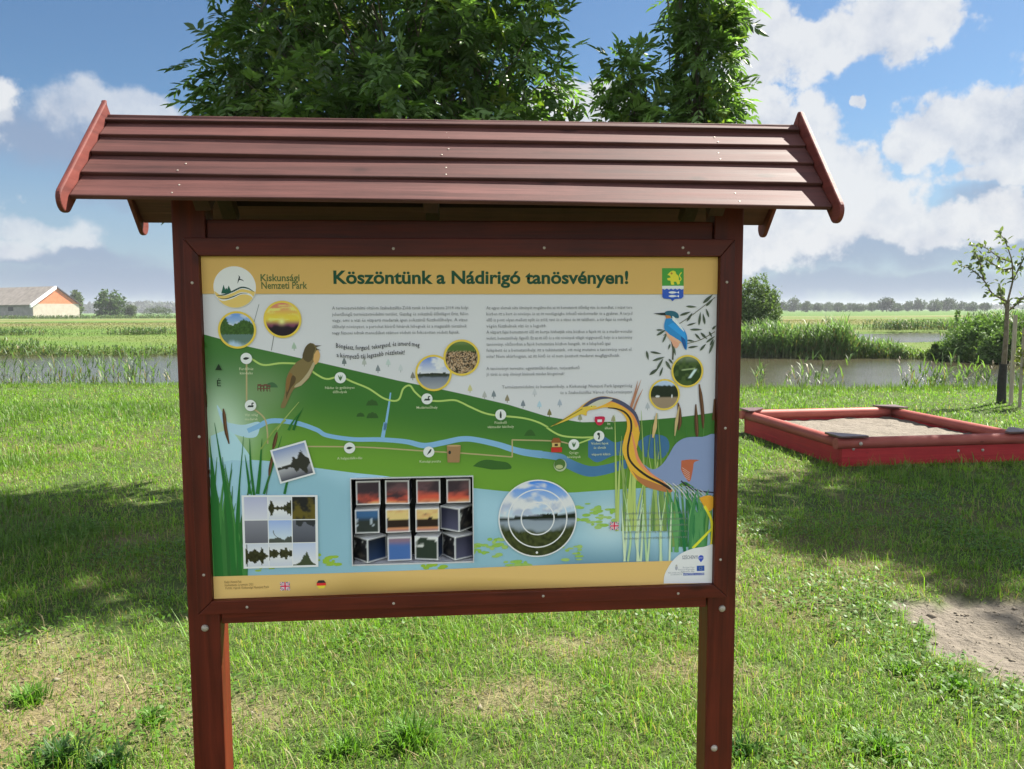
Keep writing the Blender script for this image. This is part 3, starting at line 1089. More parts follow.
def build_background_trees():
    g = 'trees around the barn'
    far_tree(76, 312.5, 291, 17, 262, 'light green tree right behind the barn gable', g, (.075, .11, .035), 'tall')
    far_tree(110, 313.5, 288, 33, 225, 'rounded dark green tree standing alone right of the barn', g, (.055, .095, .03), 'round')
    far_tree(130, 314, 304, 14, 240, 'low pale green bush at the right foot of the lone round tree', g, (.07, .10, .035), 'wide', 'bush')
    far_tree(158, 313.5, 306, 30, 300, 'low grey-green bush by the left post below the distant woods', g, (.06, .085, .04), 'wide', 'bush')
    # hazy row of trees on the right horizon
    row = [(752, 300, 10), (770, 301, 12), (782, 300, 12), (794, 297, 14), (806, 300, 12), (817, 302, 12), (827, 300, 15), (838, 301, 14), (850, 302, 14), (860, 302, 13),
           (872, 301, 13), (887, 295, 17), (898, 302, 10), (908, 300, 12), (918, 297, 14), (935, 298, 14), (947, 297, 18), (960, 300, 16), (972, 301, 12), (985, 302, 12)]
    g = 'hazy row of trees on the right horizon'
    ords = ['first', 'second', 'third', 'fourth', 'fifth', 'sixth', 'seventh', 'eighth', 'ninth', 'tenth', 'eleventh', 'twelfth', 'thirteenth', 'fourteenth', 'fifteenth', 'sixteenth', 'seventeenth', 'eighteenth', 'nineteenth', 'twentieth']
    for i, (px, yt, w) in enumerate(row):
        Y = 460+rng.uniform(-30, 60)
        far_tree(px, 306, yt+1.0+rng.uniform(-.8, .8), w*1.15, Y, ords[i]+' tree from the left in the hazy row on the right horizon', g,
                 np.array((.05, .075, .038))*rng.uniform(.75, 1.3), ['round', 'tall', 'wide'][i % 3], 'tree')

    def woods(x0, x1, Y, h, label):
        n = 5200
        X = rng.uniform(x0, x1, n)
        cy = rng.uniform(0, 60, n)
        Hh = h*(.55+.75*fbm(X*.02, X*0+.5, 4, 5))
        Z = Hh*rng.uniform(0, 1, n)**.6
        P = np.stack([X, Y+cy, Z], 1)
        V, Q, C = leaflets(P, unit(rng.normal(size=(n, 3))), unit(rng.normal(size=(n, 3))), rng.uniform(4, 8, n), rng.uniform(3.5, 5, n), np.array((.03, .048, .024))*rng.uniform(.7, 1.3, (n, 1)))
        V[:, 2] = np.maximum(V[:, 2], 0)
        o = np_mesh('distant_woods', V, [Q], M['leaf_far'], col=C)
        tag(o, label, 'woods', kind='stuff')
    woods(-900, -380, 1000, 11.0, 'blue-grey distant woods on the left horizon')
    woods(150, 900, 1250, 5.0, 'faint distant woods behind the hazy tree row on the right')
    # shrubs and willow on the far bank, right
    lob = [(0, 0, 1.75, .75, .7, .9), (.4, 0, 1.3, .6, .6, .7), (-.5, 0, 1.4, .7, .6, .8), (.1, 0, 2.55, .42, .4, .45), (.55, 0, 2.0, .4, .4, .4)]
    x, Y, _ = at(753, 340, 34)
    leafy('willow_tree', (x, Y, -.2), [(a*1.15, b, c+.2, d*1.15, e, f) for a, b, c, d, e, f in lob], 7000, .12, (.12, .175, .07),
          [([(0, 0, 0), (.05, 0, .8), (0, 0, 2.4)], .07, .02), ([(0.02, 0, .5), (.3, 0, 1.2), (.5, 0, 2.0)], .04, .012)],
          'pale green willow tree beside the right post, rising from the reeds', 'tree')
    for px, yb, yt, w, Y, lab, colr in ((974, 365, 316, 66, 28.6, 'broad bushy willow shrub on the far bank, largest of the shrubs', (.12, .20, .06)),
                                        (940, 362, 346, 24, 29.2, 'small bushy willow shrub left of the broad one', (.095, .15, .045)),
                                        (1000, 366, 332, 44, 27.2, 'dark willow shrub behind the young tree trunk', (.10, .165, .05)),
                                        (1040, 366, 314, 70, 28, 'willow shrub cut off by the right edge', (.07, .115, .035))):
        x = at(px, yb, Y)[0]
        h = at(px, yt, Y)[2]+.3
        ww = w*Y/FPX/2
        leafy('willow_shrub', (x, Y, -.3), [(0, 0, h*.45, ww*.8, ww*.6, h*.45), (-ww*.55, 0, h*.35, ww*.45, ww*.45, h*.36), (ww*.55, .1, h*.38, ww*.45, ww*.45, h*.38), (ww*.15, 0, h*.68, ww*.4, ww*.4, h*.3)]+[(rng.uniform(-.9, .9)*ww, 0, h*rng.uniform(.6, .92), ww*.16, ww*.16, h*.24) for _ in range(7)],
              5200, .12, colr, [([(0, 0, 0), (.05, 0, h*.4), (.1, 0, h*.8)], .035, .01), ([(0, 0, 0), (-ww*.3, 0, h*.35), (-ww*.5, 0, h*.6)], .03, .01), ([(0, 0, 0), (ww*.3, 0, h*.35), (ww*.5, 0, h*.6)], .03, .01)],
              lab, 'shrub', 'willow shrubs on the far bank')


build_background_trees()


# ------------------------------------------------------------------ barn
def build_barn():
    Y = 236.0
    xr, _, _ = at(79, 312, Y)
    z0 = -.05
    th = R(62)                     # gable turned towards the right
    root = empty('barn', (xr, Y, z0), th)
    tag(root, 'long grey-roofed barn with orange and cream gable in the left distance', 'barn')
    # local frame: gable in plane y=0 from x=-W..0 ; body runs towards -x... the long side faces the viewer on the left
    W, L, hw, hr = 13.6, 64.0, 4.0, 8.75
    # gable faces +local direction; use g(u,v): u across the gable, v along the body
    wallm = mat_noise('grey_barn_wall', (0.17, 0.165, 0.16), (0.27, 0.26, 0.25), .8, 0.9, 0.1)
    cream = mat_noise('cream_plaster', (0.40, 0.355, 0.29), (0.48, 0.43, 0.36), 1.2, 0.9, 0.1)
    orange = mat_noise('orange_brick', (0.52, 0.17, 0.085), (0.62, 0.23, 0.12), 2.0, 0.9, 0.1)
    roofm = mat_noise('grey_corrugated_roof', (0.15, 0.135, 0.12), (0.25, 0.225, 0.2), .7, 0.9, 0.1)
    white = mat_noise('white_verge', (0.75, 0.75, 0.74), (0.8, 0.8, 0.79), 3, 0.6, 0.2)
    dark = mat_noise('dark_verge', (0.04, 0.03, 0.03), (0.07, 0.05, 0.05), 3, 0.6, 0.2)
    # long walls
    bm = bmesh.new()
    box(bm, -W, -W+.3, .05, L, 0, hw)
    bm_obj('side_wall', bm, wallm, root)
    bm = bmesh.new()
    box(bm, -.3, 0, .05, L, 0, hw)
    bm_obj('side_wall', bm, wallm, root)
    bm = bmesh.new()
    box(bm, -W+.3, -.3, L-.3, L, 0, hw)
    bm_obj('end_wall', bm, wallm, root)
    bm = bmesh.new()
    box(bm, -W, 0, -.25, .05, 0, hw)
    bm_obj('gable_wall', bm, cream, root)
    bm = bmesh.new()
    prism(bm, [(-W, hw), (0, hw), (-W/2, hr-.1)], lambda a, b, t: (a, t, b), -.22, .05)
    bm_obj('gable_top', bm, orange, root)
    k = (hr-hw)/(W/2)
    for s in (0, 1):
        bm = bmesh.new()
        e = .7
        pr = [(-W-e, hw-e*k), (-W/2, hr), (-W/2, hr+.2), (-W-e, hw-e*k+.2)] if s == 0 else [(e, hw-e*k), (-W/2, hr), (-W/2, hr+.2), (e, hw-e*k+.2)]
        prism(bm, pr, lambda a, b, t: (a, t, b), .1, L+.4)
        bm_obj('roof', bm, roofm, root)
        bm = bmesh.new()
        hh = .95 if s == 0 else .5
        pr = [(a, b-(.0 if i in (2, 3) else hh-.3)) for i, (a, b) in enumerate(pr)]
        pr = [(a, b+.06) for a, b in pr]
        prism(bm, pr, lambda a, b, t: (a, t, b), -.7 if s == 0 else -.55, .09)
        bm_obj('verge_board', bm, white if s == 0 else dark, root)
    for v in (9, 17, 25, 34, 43, 52):
        bm = bmesh.new()
        box(bm, -W-.05, -W+.02, v, v+2.4, 2.0, 3.1)
        bm_obj('window', bm, M['black'], root)
    return root


build_barn()


# ------------------------------------------------------------------ sandbox
def mat_sand(name):
    m, N, b, out = principled(name, 0.95, 0.1)
    tc = N.add('ShaderNodeTexCoord')
    n1 = N.noise(tc.outputs['Object'], 9, 8, .65)
    n2 = N.noise(tc.outputs['Object'], 300, 2, .5)
    f = N.math('ADD', N.math('MULTIPLY', n1, .7), N.math('MULTIPLY', n2, .35))
    N.l.new(N.ramp(f, [(.3, (.135, .118, .096)), (.75, (.22, .196, .163))]), b.inputs['Base Color'])
    bump(N, b, N.math('ADD', n1, N.math('MULTIPLY', n2, .1)), .9, .04)
    return m


def build_sandbox():
    root = empty('sandbox', (SB_O[0], SB_O[1], 0), SB_A)
    tag(root, 'low red timber sandbox on the lawn right of the board', 'sandbox')
    W, D, t = SB_W, SB_D, .045
    H = .20
    # planks (two courses a side)
    for (n, b, m) in (('side_plank', (0, W, 0, t, -.03, H), 'red_wood'), ('side_plank', (0, W, D-t, D, -.03, H), 'red_wood'),
                      ('side_plank', (0, t, t, D-t, -.03, H), 'red_wood_y'), ('side_plank', (W-t, W, t, D-t, -.03, H), 'red_wood_y')):
        box_obj(n, b, M[m], root, .006)
    # rounded rails on top
    r, rz = .058, .226

    def rail(p0, p1, mat):
        p0, p1 = np.array(p0), np.array(p1)
        q = np.linspace(0, 1, 9)
        pts = p0+(p1-p0)*q[:, None]
        V, F = tube_np(pts, np.full(9, r), 16)
        bm = bmesh.new()
        vs = [bm.verts.new(v) for v in V]
        for f in F:
            bm.faces.new([vs[i] for i in f])
        bm.faces.new(vs[:16][::-1])
        bm.faces.new(vs[-16:])
        o = bm_obj('rail', bm, M[mat], root, smooth=True)
        for p in o.data.polygons:
            if len(p.vertices) > 4:
                p.use_smooth = False
    c = t/2
    rail((-.06, c, rz), (W+.06, c, rz), 'rim_wood')
    rail((-.06, D-c, rz), (W+.06, D-c, rz), 'rim_wood')
    rail((c, c+r, rz-.003), (c, D-c-r, rz-.003), 'rim_wood_y')
    rail((W-c, c+r, rz-.003), (W-c, D-c-r, rz-.003), 'rim_wood_y')
    # corner seats
    s, zt = .30, rz+r+.003
    for cx, cy, sx, sy in ((-.05, -.05, 1, 1), (W+.05, -.05, -1, 1), (-.05, D+.05, 1, -1), (W+.05, D+.05, -1, -1)):
        bm = bmesh.new()
        pl = [(0.02, 0), (s, 0), (s, .06), (.06, s), (0, s), (0, .02)]
        prism(bm, pl, lambda a, b, q: (cx+sx*a, cy+sy*b, q), zt, zt+.02)
        bm_obj('corner_seat', bm, M['seat'], root, .004)
    for x in (.12, W-.5, W*.62):
        screw((x, -.002, .17 if x < 1 else .12), .016, .012, (0, -1, 0), root, 'bolt')
    bm = bmesh.new()
    dome(bm, (.17, -.046, .228), .02, .012, (0, -1, 0.1))
    bm_obj('bolt', bm, M['zinc'], root, smooth=True)
    # sand filling
    n = 90
    u, v = np.meshgrid(np.linspace(t, W-t, n), np.linspace(t, D-t, n))
    z = .150+.04*(fbm(u*2.2, v*2.2, 3, 4)-.5)+.035*(fbm(u*9, v*9, 3, 14)-.5)
    i, j = np.meshgrid(np.arange(n-1), np.arange(n-1), indexing='ij')
    k = i*n+j
    xy = SB_O+u.ravel()[:, None]*sb_x+v.ravel()[:, None]*sb_y
    o = np_mesh('sand', np.concatenate([xy, z.ravel()[:, None]], 1), [np.stack([k, k+1, k+n+1, k+n], -1).reshape(-1, 4)], mat_sand('pale_sand'), smooth=True)
    tag(o, 'pale dry sand filling the red sandbox', 'sand', kind='stuff')


build_sandbox()


# ------------------------------------------------------------------ young tree and its stakes
def build_young_tree():
    Y = 13.05
    bx = gnd(1001, 405.5)[0]*Y/gnd(1001, 405.5)[1]
    base = np.array((bx, Y, 0.))
    root = empty('young_tree', tuple(base))
    tag(root, 'thin young tree with a sparse crown and black trunk wrap', 'tree')

    def w(px, py, dy=0):
        x, y, z = at(px, py, Y+dy)
        return np.array((x, y, z))-base
    trunk = [np.array((0, 0, -.05)), w(1002, 385), w(1004, 360), w(1006, 335), w(1007, 310), w(1008, 300)]
    parts = [tube_np(trunk, [.055, .05, .042, .036, .032, .028], 9)]
    br = [[w(1007, 310), w(1001, 297, .1), w(1000, 285, .2)], [w(1008, 300), w(1013, 280), w(1012, 260, -.1), w(1005, 240, -.1), w(999, 233, -.1)],
          [w(1008, 302), w(992, 294, -.2), w(984, 280, -.3), w(970, 268, -.4), w(958, 265, -.5)], [w(1007, 312), w(1018, 303), w(1030, 290), w(1042, 272)],
          [w(1012, 262), w(1000, 258), w(985, 247, .2), w(968, 245, .3)], [w(1013, 280), w(1022, 262, .2), w(1030, 245, .3)], [w(984, 280, -.3), w(980, 262, -.3), w(975, 252, -.3)],
          [w(1012, 268), w(1003, 270, .2), w(990, 262, .3), w(984, 258, .4)]]
    LB, LD = [], []
    for b in br:
        b = np.array(b)
        q = np.linspace(0, len(b)-1, 14)
        p = np.stack([np.interp(q, np.arange(len(b)), b[:, k]) for k in range(3)], 1)
        parts.append(tube_np(p, np.linspace(.016, .005, 14), 6))
        for i in range(3, 14):
            for _ in range(rng.integers(3, 6)):
                d = unit(rng.normal(size=3)+np.array((-.5, 0, -.2)))
                LB.append(p[i]+rng.normal(0, .035, 3))
                LD.append(d)
    V, F = merge(parts)
    np_mesh('trunk', V, [F], M['bark'], root, smooth=True)
    LB, LD = np.array(LB), np.array(LD)
    n = len(LB)
    L = rng.uniform(.07, .12, n)
    V, Q, C = leaflets(LB, LD, unit(rng.normal(size=(n, 3))+np.array((0, 0, 1))), L, L*.5, np.array((.13, .16, .075))*rng.uniform(.7, 1.4, (n, 1)))
    np_mesh('crown', V, [Q], M['leaf'], root, C)
    g = [np.array((0, -.002, .0)), w(1001.5, 395), w(1002, 380), w(1003.5, 364)]
    V, F = tube_np(g, [.075, .068, .064, .056], 12)
    np_mesh('trunk_wrap', V, [F], M['guard'], root, smooth=True)
    for px, py0, py1, dy, lab in ((1010.5, 406, 315, .12, 'weathered stake close beside the young tree trunk'), (1019.5, 408, 328, -.15, 'thinner weathered stake at the right frame edge, under the yellow-green sprig')):
        x0, _ = gnd(px, py0)
        yy = gnd(px, py0)[1]
        x0 = gnd(px, py0)[0]
        zt = at(px, py1, yy)[2]
        r = .032 if dy > 0 else .024
        V, F = tube_np([(0, 0, -.05), (0.0, 0, zt*.5), (.005, 0, zt)], [r, r, r*.95], 10)
        bm = bmesh.new()
        vs = [bm.verts.new(v) for v in V]
        for f in F:
            bm.faces.new([vs[i] for i in f])
        bm.faces.new(vs[-10:])
        bm.faces.new(vs[:10][::-1])
        o = bm_obj('tree_stake', bm, M['stake'])
        o.location = (x0, yy, 0)
        tag(o, lab, 'stake', 'stakes by the young tree')
    # sapling at the very edge
    yy = gnd(1026, 408)[1]
    x0 = gnd(1026, 408)[0]
    leafy('sapling', (x0, yy, 0), [(-.02, 0, .78, .16, .16, .2), (.05, 0, 1.0, .15, .15, .2), (.0, 0, .55, .08, .08, .12)], 260, .075, (.17, .2, .035), [([(0, 0, 0), (.01, 0, .6), (0, 0, 1.1)], .012, .005)],
          'yellow-green leafy sapling at the right edge beside the thin stake', 'sapling', None, M['leaf'], M['bark'])


build_young_tree()

# ------------------------------------------------------------------ the air between the viewer and the horizon
def build_haze():
    bm = bmesh.new()
    box(bm, -3200, 3200, -3200, 3200, -2.2, 16)
    m = bpy.data.materials.new('pale_air')
    m.use_nodes = True
    m.node_tree.nodes.clear()
    N = NT(m.node_tree)
    out = N.add('ShaderNodeOutputMaterial')
    v = N.add('ShaderNodeVolumePrincipled')
    v.inputs['Color'].default_value = (.88, .92, 1.0, 1)
    v.inputs['Density'].default_value = 0.00026
    N.l.new(v.outputs[0], out.inputs['Volume'])
    o = bm_obj('haze', bm, m)
    tag(o, 'thin pale summer haze over the plain', 'haze', kind='stuff')


build_haze()
#PART3

# ------------------------------------------------------------------ information board: timber
M['roof_shade'] = mat_noise('dark_shade_sheet', (0.014, 0.0045, 0.0035), (0.028, 0.009, 0.007), 20, 0.8, 0.2)  # near-black colour stands in for the shade under the roof
YAW, BX, BY = 0.0817, -0.106, 1.9006
board = empty('information_board', (BX, BY, 0), YAW)
tag(board, 'roofed red-brown timber nature-trail information board with a colourful printed panel', 'information board')
ZT, PH, PW = CAMZ+0.1247, 0.798, 1.2
b_ex = np.array((math.cos(YAW), math.sin(YAW), 0))
b_n = np.array((math.sin(YAW), -math.cos(YAW), 0))
b_c = np.array((BX, BY, 0))


def pan(px, py, d=0.004):
    """photograph pixel to board coordinates (u, z) on the printed sheet"""
    r = ray(px, py)
    o = np.array((0, 0, CAMZ))
    t = ((b_c+b_n*d-o)@b_n)/(r@b_n)
    X = o+r*t
    return float((X-b_c)@b_ex), float(X[2])


def build_timber():
    # posts
    for x0, x1 in ((-.664, -.590), (.593, .6645)):
        box_obj('post', (x0, x1, 0, .072, -.05, ZT+.262), M['wood_z'], board, .004)
    # mitred frame in front of the posts
    ol, orr, ot, ob = -PW/2-.034, PW/2+.0357, ZT+.0408, ZT-PH-.033
    il, ir, it, ib = -.6005, .6005, ZT+.0005, ZT-PH-.0005
    g = .0009
    for poly, m in (([(ol, ot), (orr, ot), (ir, it), (il, it)], 'wood_x'), ([(ol, ob), (il, ib), (ir, ib), (orr, ob)], 'wood_x'),
                    ([(ol, ot-g), (il, it-g), (il, ib+g), (ol, ob+g)], 'wood_z'), ([(orr, ot-g), (orr, ob+g), (ir, ib+g), (ir, it-g)], 'wood_z')):
        bm = bmesh.new()
        prism(bm, poly, lambda a, b, t: (a, t, b), -.0225, -.0012)
        fr = bm_obj('frame_strip', bm, M[m], board, .0022)
        xs = [p[0] for p in poly]
        zs = [p[1] for p in poly]
        if m == 'wood_x':
            zc = (max(zs)+min(zs))/2
            for u in (-.51, -.17, .18, .52):
                screw((u+random.uniform(-.012, .012), -.0224, zc+random.uniform(-.004, .004)), .0034, .0012, (0, -1, 0), fr)
            if zc > ZT:
                screw((.523, -.0224, zc-.012), .0035, .0014, (0, -1, 0), fr)
        else:
            xc = (max(xs)+min(xs))/2
            for z in (ZT-.06, ZT-.41, ZT-.735):
                screw((xc+random.uniform(-.003, .003), -.0224, z), .0034, .0012, (0, -1, 0), fr)
    # rails between the posts
    box_obj('rail', (-.588, .5905, .004, .045, CAMZ-.739, CAMZ-.643), M['wood_x'], board)
    box_obj('rail', (-.588, .5905, .006, .050, ZT-.02, CAMZ+.209), M['wood_x'], board)
    # big bolt heads
    for u, z in ((-.6255, CAMZ-.746), (.6297, CAMZ-.7425), (.6165, CAMZ-1.1064), (-.612, CAMZ-1.113)):
        screw((u, 0, z), .0088, .0065, (0, -1, 0), board, 'bolt')
    # roof
    dr, a = -.037, .8057
    zr, ze, de = CAMZ+.4445, CAMZ+.2253, .1734
    run, rise = de-dr, zr-ze
    sl = math.hypot(run, rise)
    cs, sn = run/sl, rise/sl

    def rp(u, s, h, side):
        """slope point: s down the slope from the ridge, h above it; side +1 front, -1 back -> local xyz"""
        d = s*cs+h*sn
        z = zr-s*sn+h*cs
        t = d/run
        z += (-.0085*u*t if side > 0 else 0)
        u += .0036*(1-2*min(max(t, 0), 1)) if side > 0 else 0
        return (u-.0013, -(dr+d*side), z)
    edges = [.067, .255, .474, .713, .971]
    for side in (1, -1):
        prev = None
        for k, e in enumerate(edges):
            s1 = e*sl
            s0 = -.002 if prev is None else prev-.022
            th = .0105
            dh = -.0006 if prev is None else -.0115
            bm = bmesh.new()
            nseg = 14
            rows = []
            for q in range(nseg+1):
                u = -a+2*a*q/nseg
                w = .0012*math.sin(u*3.1+k*1.7+side)
                up = -.006 if prev is None else 0
                rows.append([bm.verts.new(rp(u, s0, dh+.0+w, side)), bm.verts.new(rp(u, s1, w, side)), bm.verts.new(rp(u, s1+.001, -th+w, side)), bm.verts.new(rp(u, s0+(.004 if prev is None else 0), dh-th+w, side))])
            for q in range(nseg):
                A, B = rows[q], rows[q+1]
                for v in range(4):
                    bm.faces.new((A[v], A[(v+1) % 4], B[(v+1) % 4], B[v]))
            bm.faces.new(rows[0])
            bm.faces.new(rows[-1][::-1])
            ro = bm_obj('roof_board', bm, M['roof_wood'], board)
            md = ro.modifiers.new('bevel', 'BEVEL')
            md.width = .0025
            md.segments = 2
            md.limit_method = 'ANGLE'
            if side > 0:
                for u0 in (-.60, -.035, .60):
                    for f in ((.35, .75) if k else (.6,)):
                        s = (prev or 0)+(s1-(prev or 0))*f+.006
                        if u0 > 0 and k == 0:
                            continue
                        hh = -.0115*(s1-s)/(s1-s0) if k else 0
                        p = rp(u0+random.uniform(-.01, .01)-.012*f, s, hh, side)
                        screw(p, .0021, .0006, (0, -sn, cs), ro)
            prev = s1
        # barge boards at both gable ends
        for u0, u1 in ((-a-.0125, -a-.0012), (a+.0012, a+.0125)):
            hb, ht, se = -.030, .023, sl+.004
            hc, hr = (hb+ht)/2, (ht-hb)/2
            poly = [(-ht*sn/cs, ht), (se, ht)]
            for q in range(1, 12):
                an = math.pi/2-math.pi*q/12
                poly.append((se+hr*.95*math.cos(an), hc+hr*math.sin(an)))
            poly += [(se, hb), (-hb*sn/cs, hb)]
            bm = bmesh.new()
            A, B = [], []
            for s, h in poly:
                A.append(bm.verts.new(rp(u0, s, h, side)))
                B.append(bm.verts.new(rp(u1, s, h, side)))
            if side < 0:
                for v in A+B:
                    v.co.y += .0006
            bm.faces.new(A)
            bm.faces.new(B[::-1])
            for q in range(len(A)):
                bm.faces.new((A[q], A[(q+1) % len(A)], B[(q+1) % len(A)], B[q]))
            bo = bm_obj('barge_board', bm, M['wood_y'], board)
            md = bo.modifiers.new('bevel', 'BEVEL')
            md.width = .003
            md.segments = 2
            md.limit_method = 'ANGLE'
        # dark sheet added to deepen the shade between the rafters and the boards
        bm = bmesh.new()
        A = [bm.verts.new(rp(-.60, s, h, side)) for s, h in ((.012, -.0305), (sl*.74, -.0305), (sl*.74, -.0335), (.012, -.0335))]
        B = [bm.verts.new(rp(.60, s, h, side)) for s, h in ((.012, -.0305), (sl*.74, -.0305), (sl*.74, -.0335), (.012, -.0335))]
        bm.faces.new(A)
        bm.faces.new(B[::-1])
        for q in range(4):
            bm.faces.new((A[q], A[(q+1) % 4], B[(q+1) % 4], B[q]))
        bm_obj('shade_sheet', bm, M['roof_shade'], board)
        # rafters under the boards
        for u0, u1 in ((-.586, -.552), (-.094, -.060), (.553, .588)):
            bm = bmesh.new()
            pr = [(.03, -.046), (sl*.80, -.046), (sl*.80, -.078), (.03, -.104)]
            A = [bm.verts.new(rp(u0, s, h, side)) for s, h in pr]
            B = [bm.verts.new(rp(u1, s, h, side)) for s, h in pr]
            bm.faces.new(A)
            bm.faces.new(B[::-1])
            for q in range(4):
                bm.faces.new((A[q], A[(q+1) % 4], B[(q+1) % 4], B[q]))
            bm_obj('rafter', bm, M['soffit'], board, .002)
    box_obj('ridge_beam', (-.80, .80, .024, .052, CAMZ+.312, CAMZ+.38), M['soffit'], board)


build_timber()


# ------------------------------------------------------------------ the printed panel
def lin(c):
    c = np.asarray(c, float)/255.0
    return np.where(c <= .04045, c/12.92, ((c+.055)/1.055)**2.4)


def S(r, g, b):
    """ink colour from the tone it shows on the board"""
    return np.minimum(lin((r, g, b))*PRINT_GAIN, .84)


PRINT_GAIN = 1.62


class Art:
    def __init__(self):
        self.V, self.Q, self.T, self.C = [], [], [], []
        self.n = 0
        self.y = -.0046

    def lift(self, d=6e-6):
        self.y -= d

    def _add(self, uv, q, t, col):
        uv = np.asarray(uv, float)
        u = np.clip(uv[:, 0], -.5998, .5998)
        z = np.clip(uv[:, 1], ZT-PH, ZT)
        self.V.append(np.stack([u, np.full(len(uv), self.y), z], 1))
        if len(q):
            self.Q.append(np.asarray(q)+self.n)
        if len(t):
            self.T.append(np.asarray(t)+self.n)
        col = np.asarray(col, float)
        self.C.append(np.broadcast_to(col, (len(uv), 3)) if col.ndim == 1 else col)
        self.n += len(uv)

    def poly(self, pts, col, lift=True):
        """filled polygon, pts in board coordinates"""
        if lift:
            self.lift()
        tr = tessellate_polygon([[Vector((p[0], p[1], 0)) for p in pts]])
        self._add(pts, [], [list(t) for t in tr], col)

    def grid(self, fn, nx, ny, colfn):
        """fn(s,t)->(u,z) arrays, colfn(s,t)->(...,3)"""
        self.lift()
        s, t = np.meshgrid(np.linspace(0, 1, nx+1), np.linspace(0, 1, ny+1), indexing='ij')
        u, z = fn(s, t)
        i, j = np.meshgrid(np.arange(nx), np.arange(ny), indexing='ij')
        k = i*(ny+1)+j
        Q = np.stack([k, k+ny+1, k+ny+2, k+1], -1).reshape(-1, 4)
        self._add(np.stack([u.ravel(), z.ravel()], 1), Q, [], np.clip(colfn(s, t), 0, .85).reshape(-1, 3))

    def ribbon(self, pts, w, col, taper=False, lift=True, smooth=True):
        if lift:
            self.lift()
        P = np.asarray(pts, float)
        if smooth and len(P) > 2:
            P = catmull(P, 6)
        T = np.gradient(P, axis=0)
        T /= np.linalg.norm(T, axis=1)[:, None]+1e-9
        N = np.stack([-T[:, 1], T[:, 0]], 1)
        n = len(P)
        ww = np.full(n, w)*.5 if np.isscalar(w) else np.interp(np.linspace(0, 1, n), np.linspace(0, 1, len(w)), w)*.5
        if taper:
            ww = ww*np.linspace(1, .05, n)
        V = np.concatenate([P+N*ww[:, None], P-N*ww[:, None]])
        if isinstance(col, tuple):
            g = np.clip(np.linspace(-.15, 1.6, n), 0, 1)[:, None]
            col = np.tile(np.asarray(col[0])*(1-g)+np.asarray(col[1])*g, (2, 1))
        i = np.arange(n-1)
        self._add(V, np.stack([i, i+1, i+1+n, i+n], 1), [], col)

    def disc(self, c, r, col, n=36, ry=None):
        a = np.linspace(0, 2*np.pi, n, endpoint=False)
        self.poly(np.stack([c[0]+r*np.cos(a), c[1]+(ry or r)*np.sin(a)], 1), col)

    def picture_disc(self, c, r, colfn, n=34, ry=None):
        """round picture; colfn(x,y) with x,y in -1..1"""
        def fn(s, t):
            a = 2*np.pi*s
            return c[0]+r*t*np.cos(a), c[1]+(ry or r)*t*np.sin(a)
        self.grid(fn, 64, n, lambda s, t: colfn(t*np.cos(2*np.pi*s), t*np.sin(2*np.pi*s)))

    def quad(self, c4, colfn, nx, ny):
        """four corners TL,TR,BR,BL; colfn(s right 0..1, t down 0..1)"""
        c4 = np.asarray(c4, float)

        def fn(s, t):
            p = ((1-s)*(1-t))[..., None]*c4[0]+(s*(1-t))[..., None]*c4[1]+(s*t)[..., None]*c4[2]+((1-s)*t)[..., None]*c4[3]
            return p[..., 0], p[..., 1]
        self.grid(fn, nx, ny, colfn)

    def text(self, body, x, z, size, col, align='LEFT', bold=0.0, rot=0.0, width=None, wave=None, res=2, shear=0.0, space=1.0):
        cu = bpy.data.curves.new('t', 'FONT')
        cu.body = body
        cu.size = size
        cu.align_x = align
        cu.resolution_u = res
        cu.offset = bold*size
        cu.shear = shear
        cu.space_character = space
        ob = bpy.data.objects.new('t', cu)
        COL.objects.link(ob)
        bpy.context.view_layer.update()
        dg = bpy.context.evaluated_depsgraph_get()
        me = ob.evaluated_get(dg).to_mesh()
        n = len(me.vertices)
        if n:
            co = np.empty(n*3, np.float32)
            me.vertices.foreach_get('co', co)
            co = co.reshape(-1, 3)[:, :2].astype(float)
            me.calc_loop_triangles()
            tr = np.empty(len(me.loop_triangles)*3, np.int32)
            me.loop_triangles.foreach_get('vertices', tr)
            if width:
                w0 = co[:, 0].max()-co[:, 0].min()
                if align == 'LEFT':
                    co[:, 0] -= co[:, 0].min()
                elif align == 'RIGHT':
                    co[:, 0] -= co[:, 0].max()
                else:
                    co[:, 0] -= (co[:, 0].max()+co[:, 0].min())/2
                co[:, 0] *= width/w0
            if wave:
                co[:, 1] += wave(co[:, 0])
            if rot:
                c, s = math.cos(rot), math.sin(rot)
                co = co@np.array([[c, s], [-s, c]])
            self.lift()
            self._add(co+np.array((x, z)), [], tr.reshape(-1, 3), col)
        ob.to_mesh_clear()
        bpy.data.objects.remove(ob)
        bpy.data.curves.remove(cu)

    def build(self, name, mat, parent, hole=None):
        V, C = np.concatenate(self.V), np.concatenate(self.C)
        F = [np.concatenate(self.Q)] if self.Q else []
        if self.T:
            F.append(np.concatenate(self.T))
        return np_mesh(name, V, F, mat, parent, C)


def catmull(P, k=6):
    P = np.asarray(P, float)
    E = np.concatenate([[2*P[0]-P[1]], P, [2*P[-1]-P[-2]]])
    out = []
    for i in range(len(P)-1):
        p0, p1, p2, p3 = E[i:i+4]
        for t in np.linspace(0, 1, k, endpoint=False):
            out.append(.5*((2*p1)+(-p0+p2)*t+(2*p0-5*p1+4*p2-p3)*t*t+(-p0+3*p1-3*p2+p3)*t**3))
    out.append(P[-1])
    return np.array(out)


